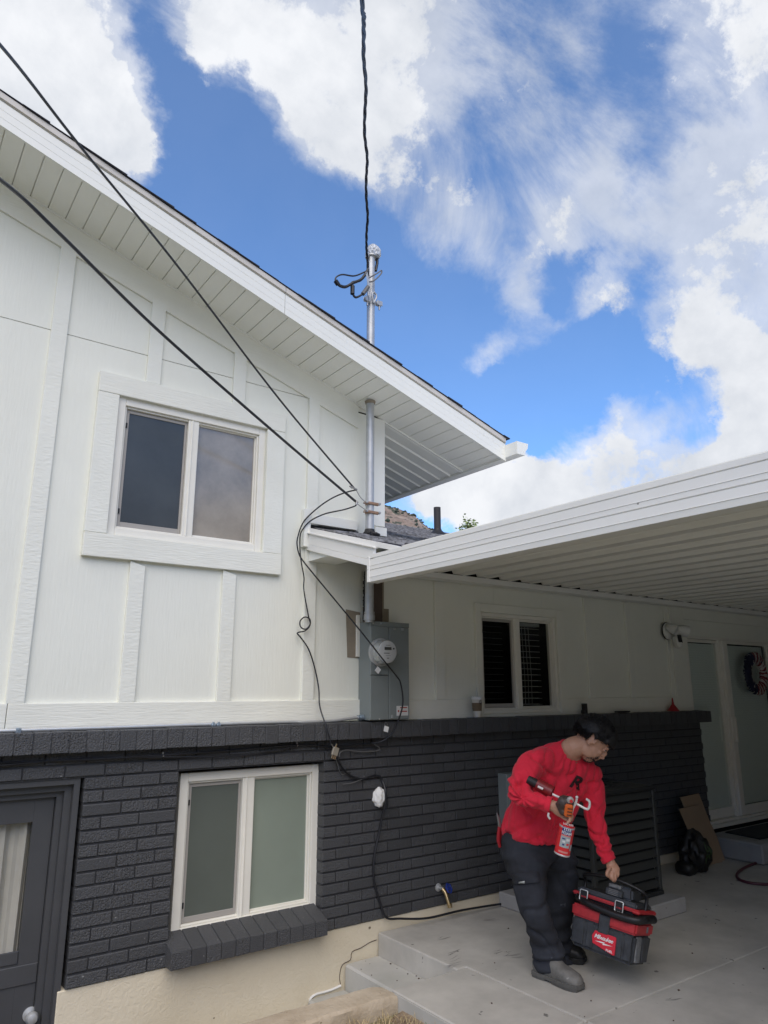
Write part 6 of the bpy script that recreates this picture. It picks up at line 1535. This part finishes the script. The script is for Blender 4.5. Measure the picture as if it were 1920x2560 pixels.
# carrying handle arching over the top, up into the hand
hand = lh(1084, 1284, 4.312); hl = Mb.inverted() @ hand
print('hand in box frame', hl, 'box depth', BC.dot(HF))
P_ = [(hx*.95, .0, hz+.05), (hx*.97, .0, hz+.12), (hx*.9, hl.y*.6, hl.z-.02), (hl.x+.06, hl.y, hl.z+.0), (hl.x, hl.y, hl.z), (hl.x-.06, hl.y, hl.z+.0), (-hx*.9, hl.y*.6, hl.z-.02), (-hx*.97, .0, hz+.12), (-hx*.95, .0, hz+.05)]
MB().tube([Mb @ Vector(p) for p in cr_pts(P_, 8)], .0095, 10).build('handle', M_vdark, vac, smooth=True)
# badge: red plate with script lettering and a bolt
bx0, bz0 = .018, -.035
fr2 = lambda a, b, d: Mb @ Vector((bx0+a, -hy*.962-d, bz0+b))
poly = [(-.066, .012), (-.052, .040), (.062, .040), (.066, .034), (.066, -.044), (.058, -.047), (-.058, -.022)]
MB().prism(poly, fr2, 0, .010).build('badge', mat('badge_red', (.62, .02, .04), .4), vac)
Mt = Mb @ Matrix.Translation((bx0-.001, -hy*.962-.0108, bz0+.015)) @ Matrix.Rotation(math.pi/2, 4, 'X')
text_obj('badge_text', 'Milwaukee', .0285, M_white, Mt, vac, shear=.35, extrude=.0002, bold=.0004, spacing=.84)
Mt = Mb @ Matrix.Translation((bx0+.036, -hy*.962-.0108, bz0-.034)) @ Matrix.Rotation(math.pi/2, 4, 'X')
text_obj('badge_text', 'FUEL', .015, M_white, Mt, vac, extrude=.0002, bold=.0004, spacing=1.15)
MB().prism([(-.048, -.006), (.002, -.006), (-.004, -.013), (.052, -.004), (.004, -.0045), (.010, .001), (-.02, -.001)][::-1], lambda a, b, d: fr2(a, b-.003, d), .0101, .0106).build('bolt_mark', M_white, vac)
MB().bbox(hx*.99, hx*1.02, .02, .045, hz*.55, hz*.85, .002, 0, Mb).build('side_emblem', M_dust, vac)

# ============================================================ put every thing's origin at its own base
bpy.context.view_layer.update()
def world_bbox(o):
    pts = []
    for c in [o]+list(o.children_recursive):
        if c.type == 'MESH' and len(c.data.vertices): pts += [c.matrix_world @ Vector(b) for b in c.bound_box]
    return pts
for o in list(S.objects):
    if o.parent: continue
    if o.type == 'EMPTY' and o.location.length == 0:
        p = world_bbox(o)
        if not p: continue
        lo = Vector([min(q[i] for q in p) for i in range(3)]); hi = Vector([max(q[i] for q in p) for i in range(3)])
        base = Vector(((lo.x+hi.x)/2, (lo.y+hi.y)/2, lo.z))
        o.location = base
        for c in o.children: c.matrix_parent_inverse = Matrix.Translation(-base)
    elif o.type == 'MESH' and o.location.length == 0 and o.data.users == 1 and o.matrix_world == Matrix.Identity(4) and o.get('kind') != 'structure':
        p = world_bbox(o); lo = Vector([min(q[i] for q in p) for i in range(3)]); hi = Vector([max(q[i] for q in p) for i in range(3)])
        base = Vector(((lo.x+hi.x)/2, (lo.y+hi.y)/2, lo.z)); o.data.transform(Matrix.Translation(-base)); o.location = base
bpy.context.view_layer.update()
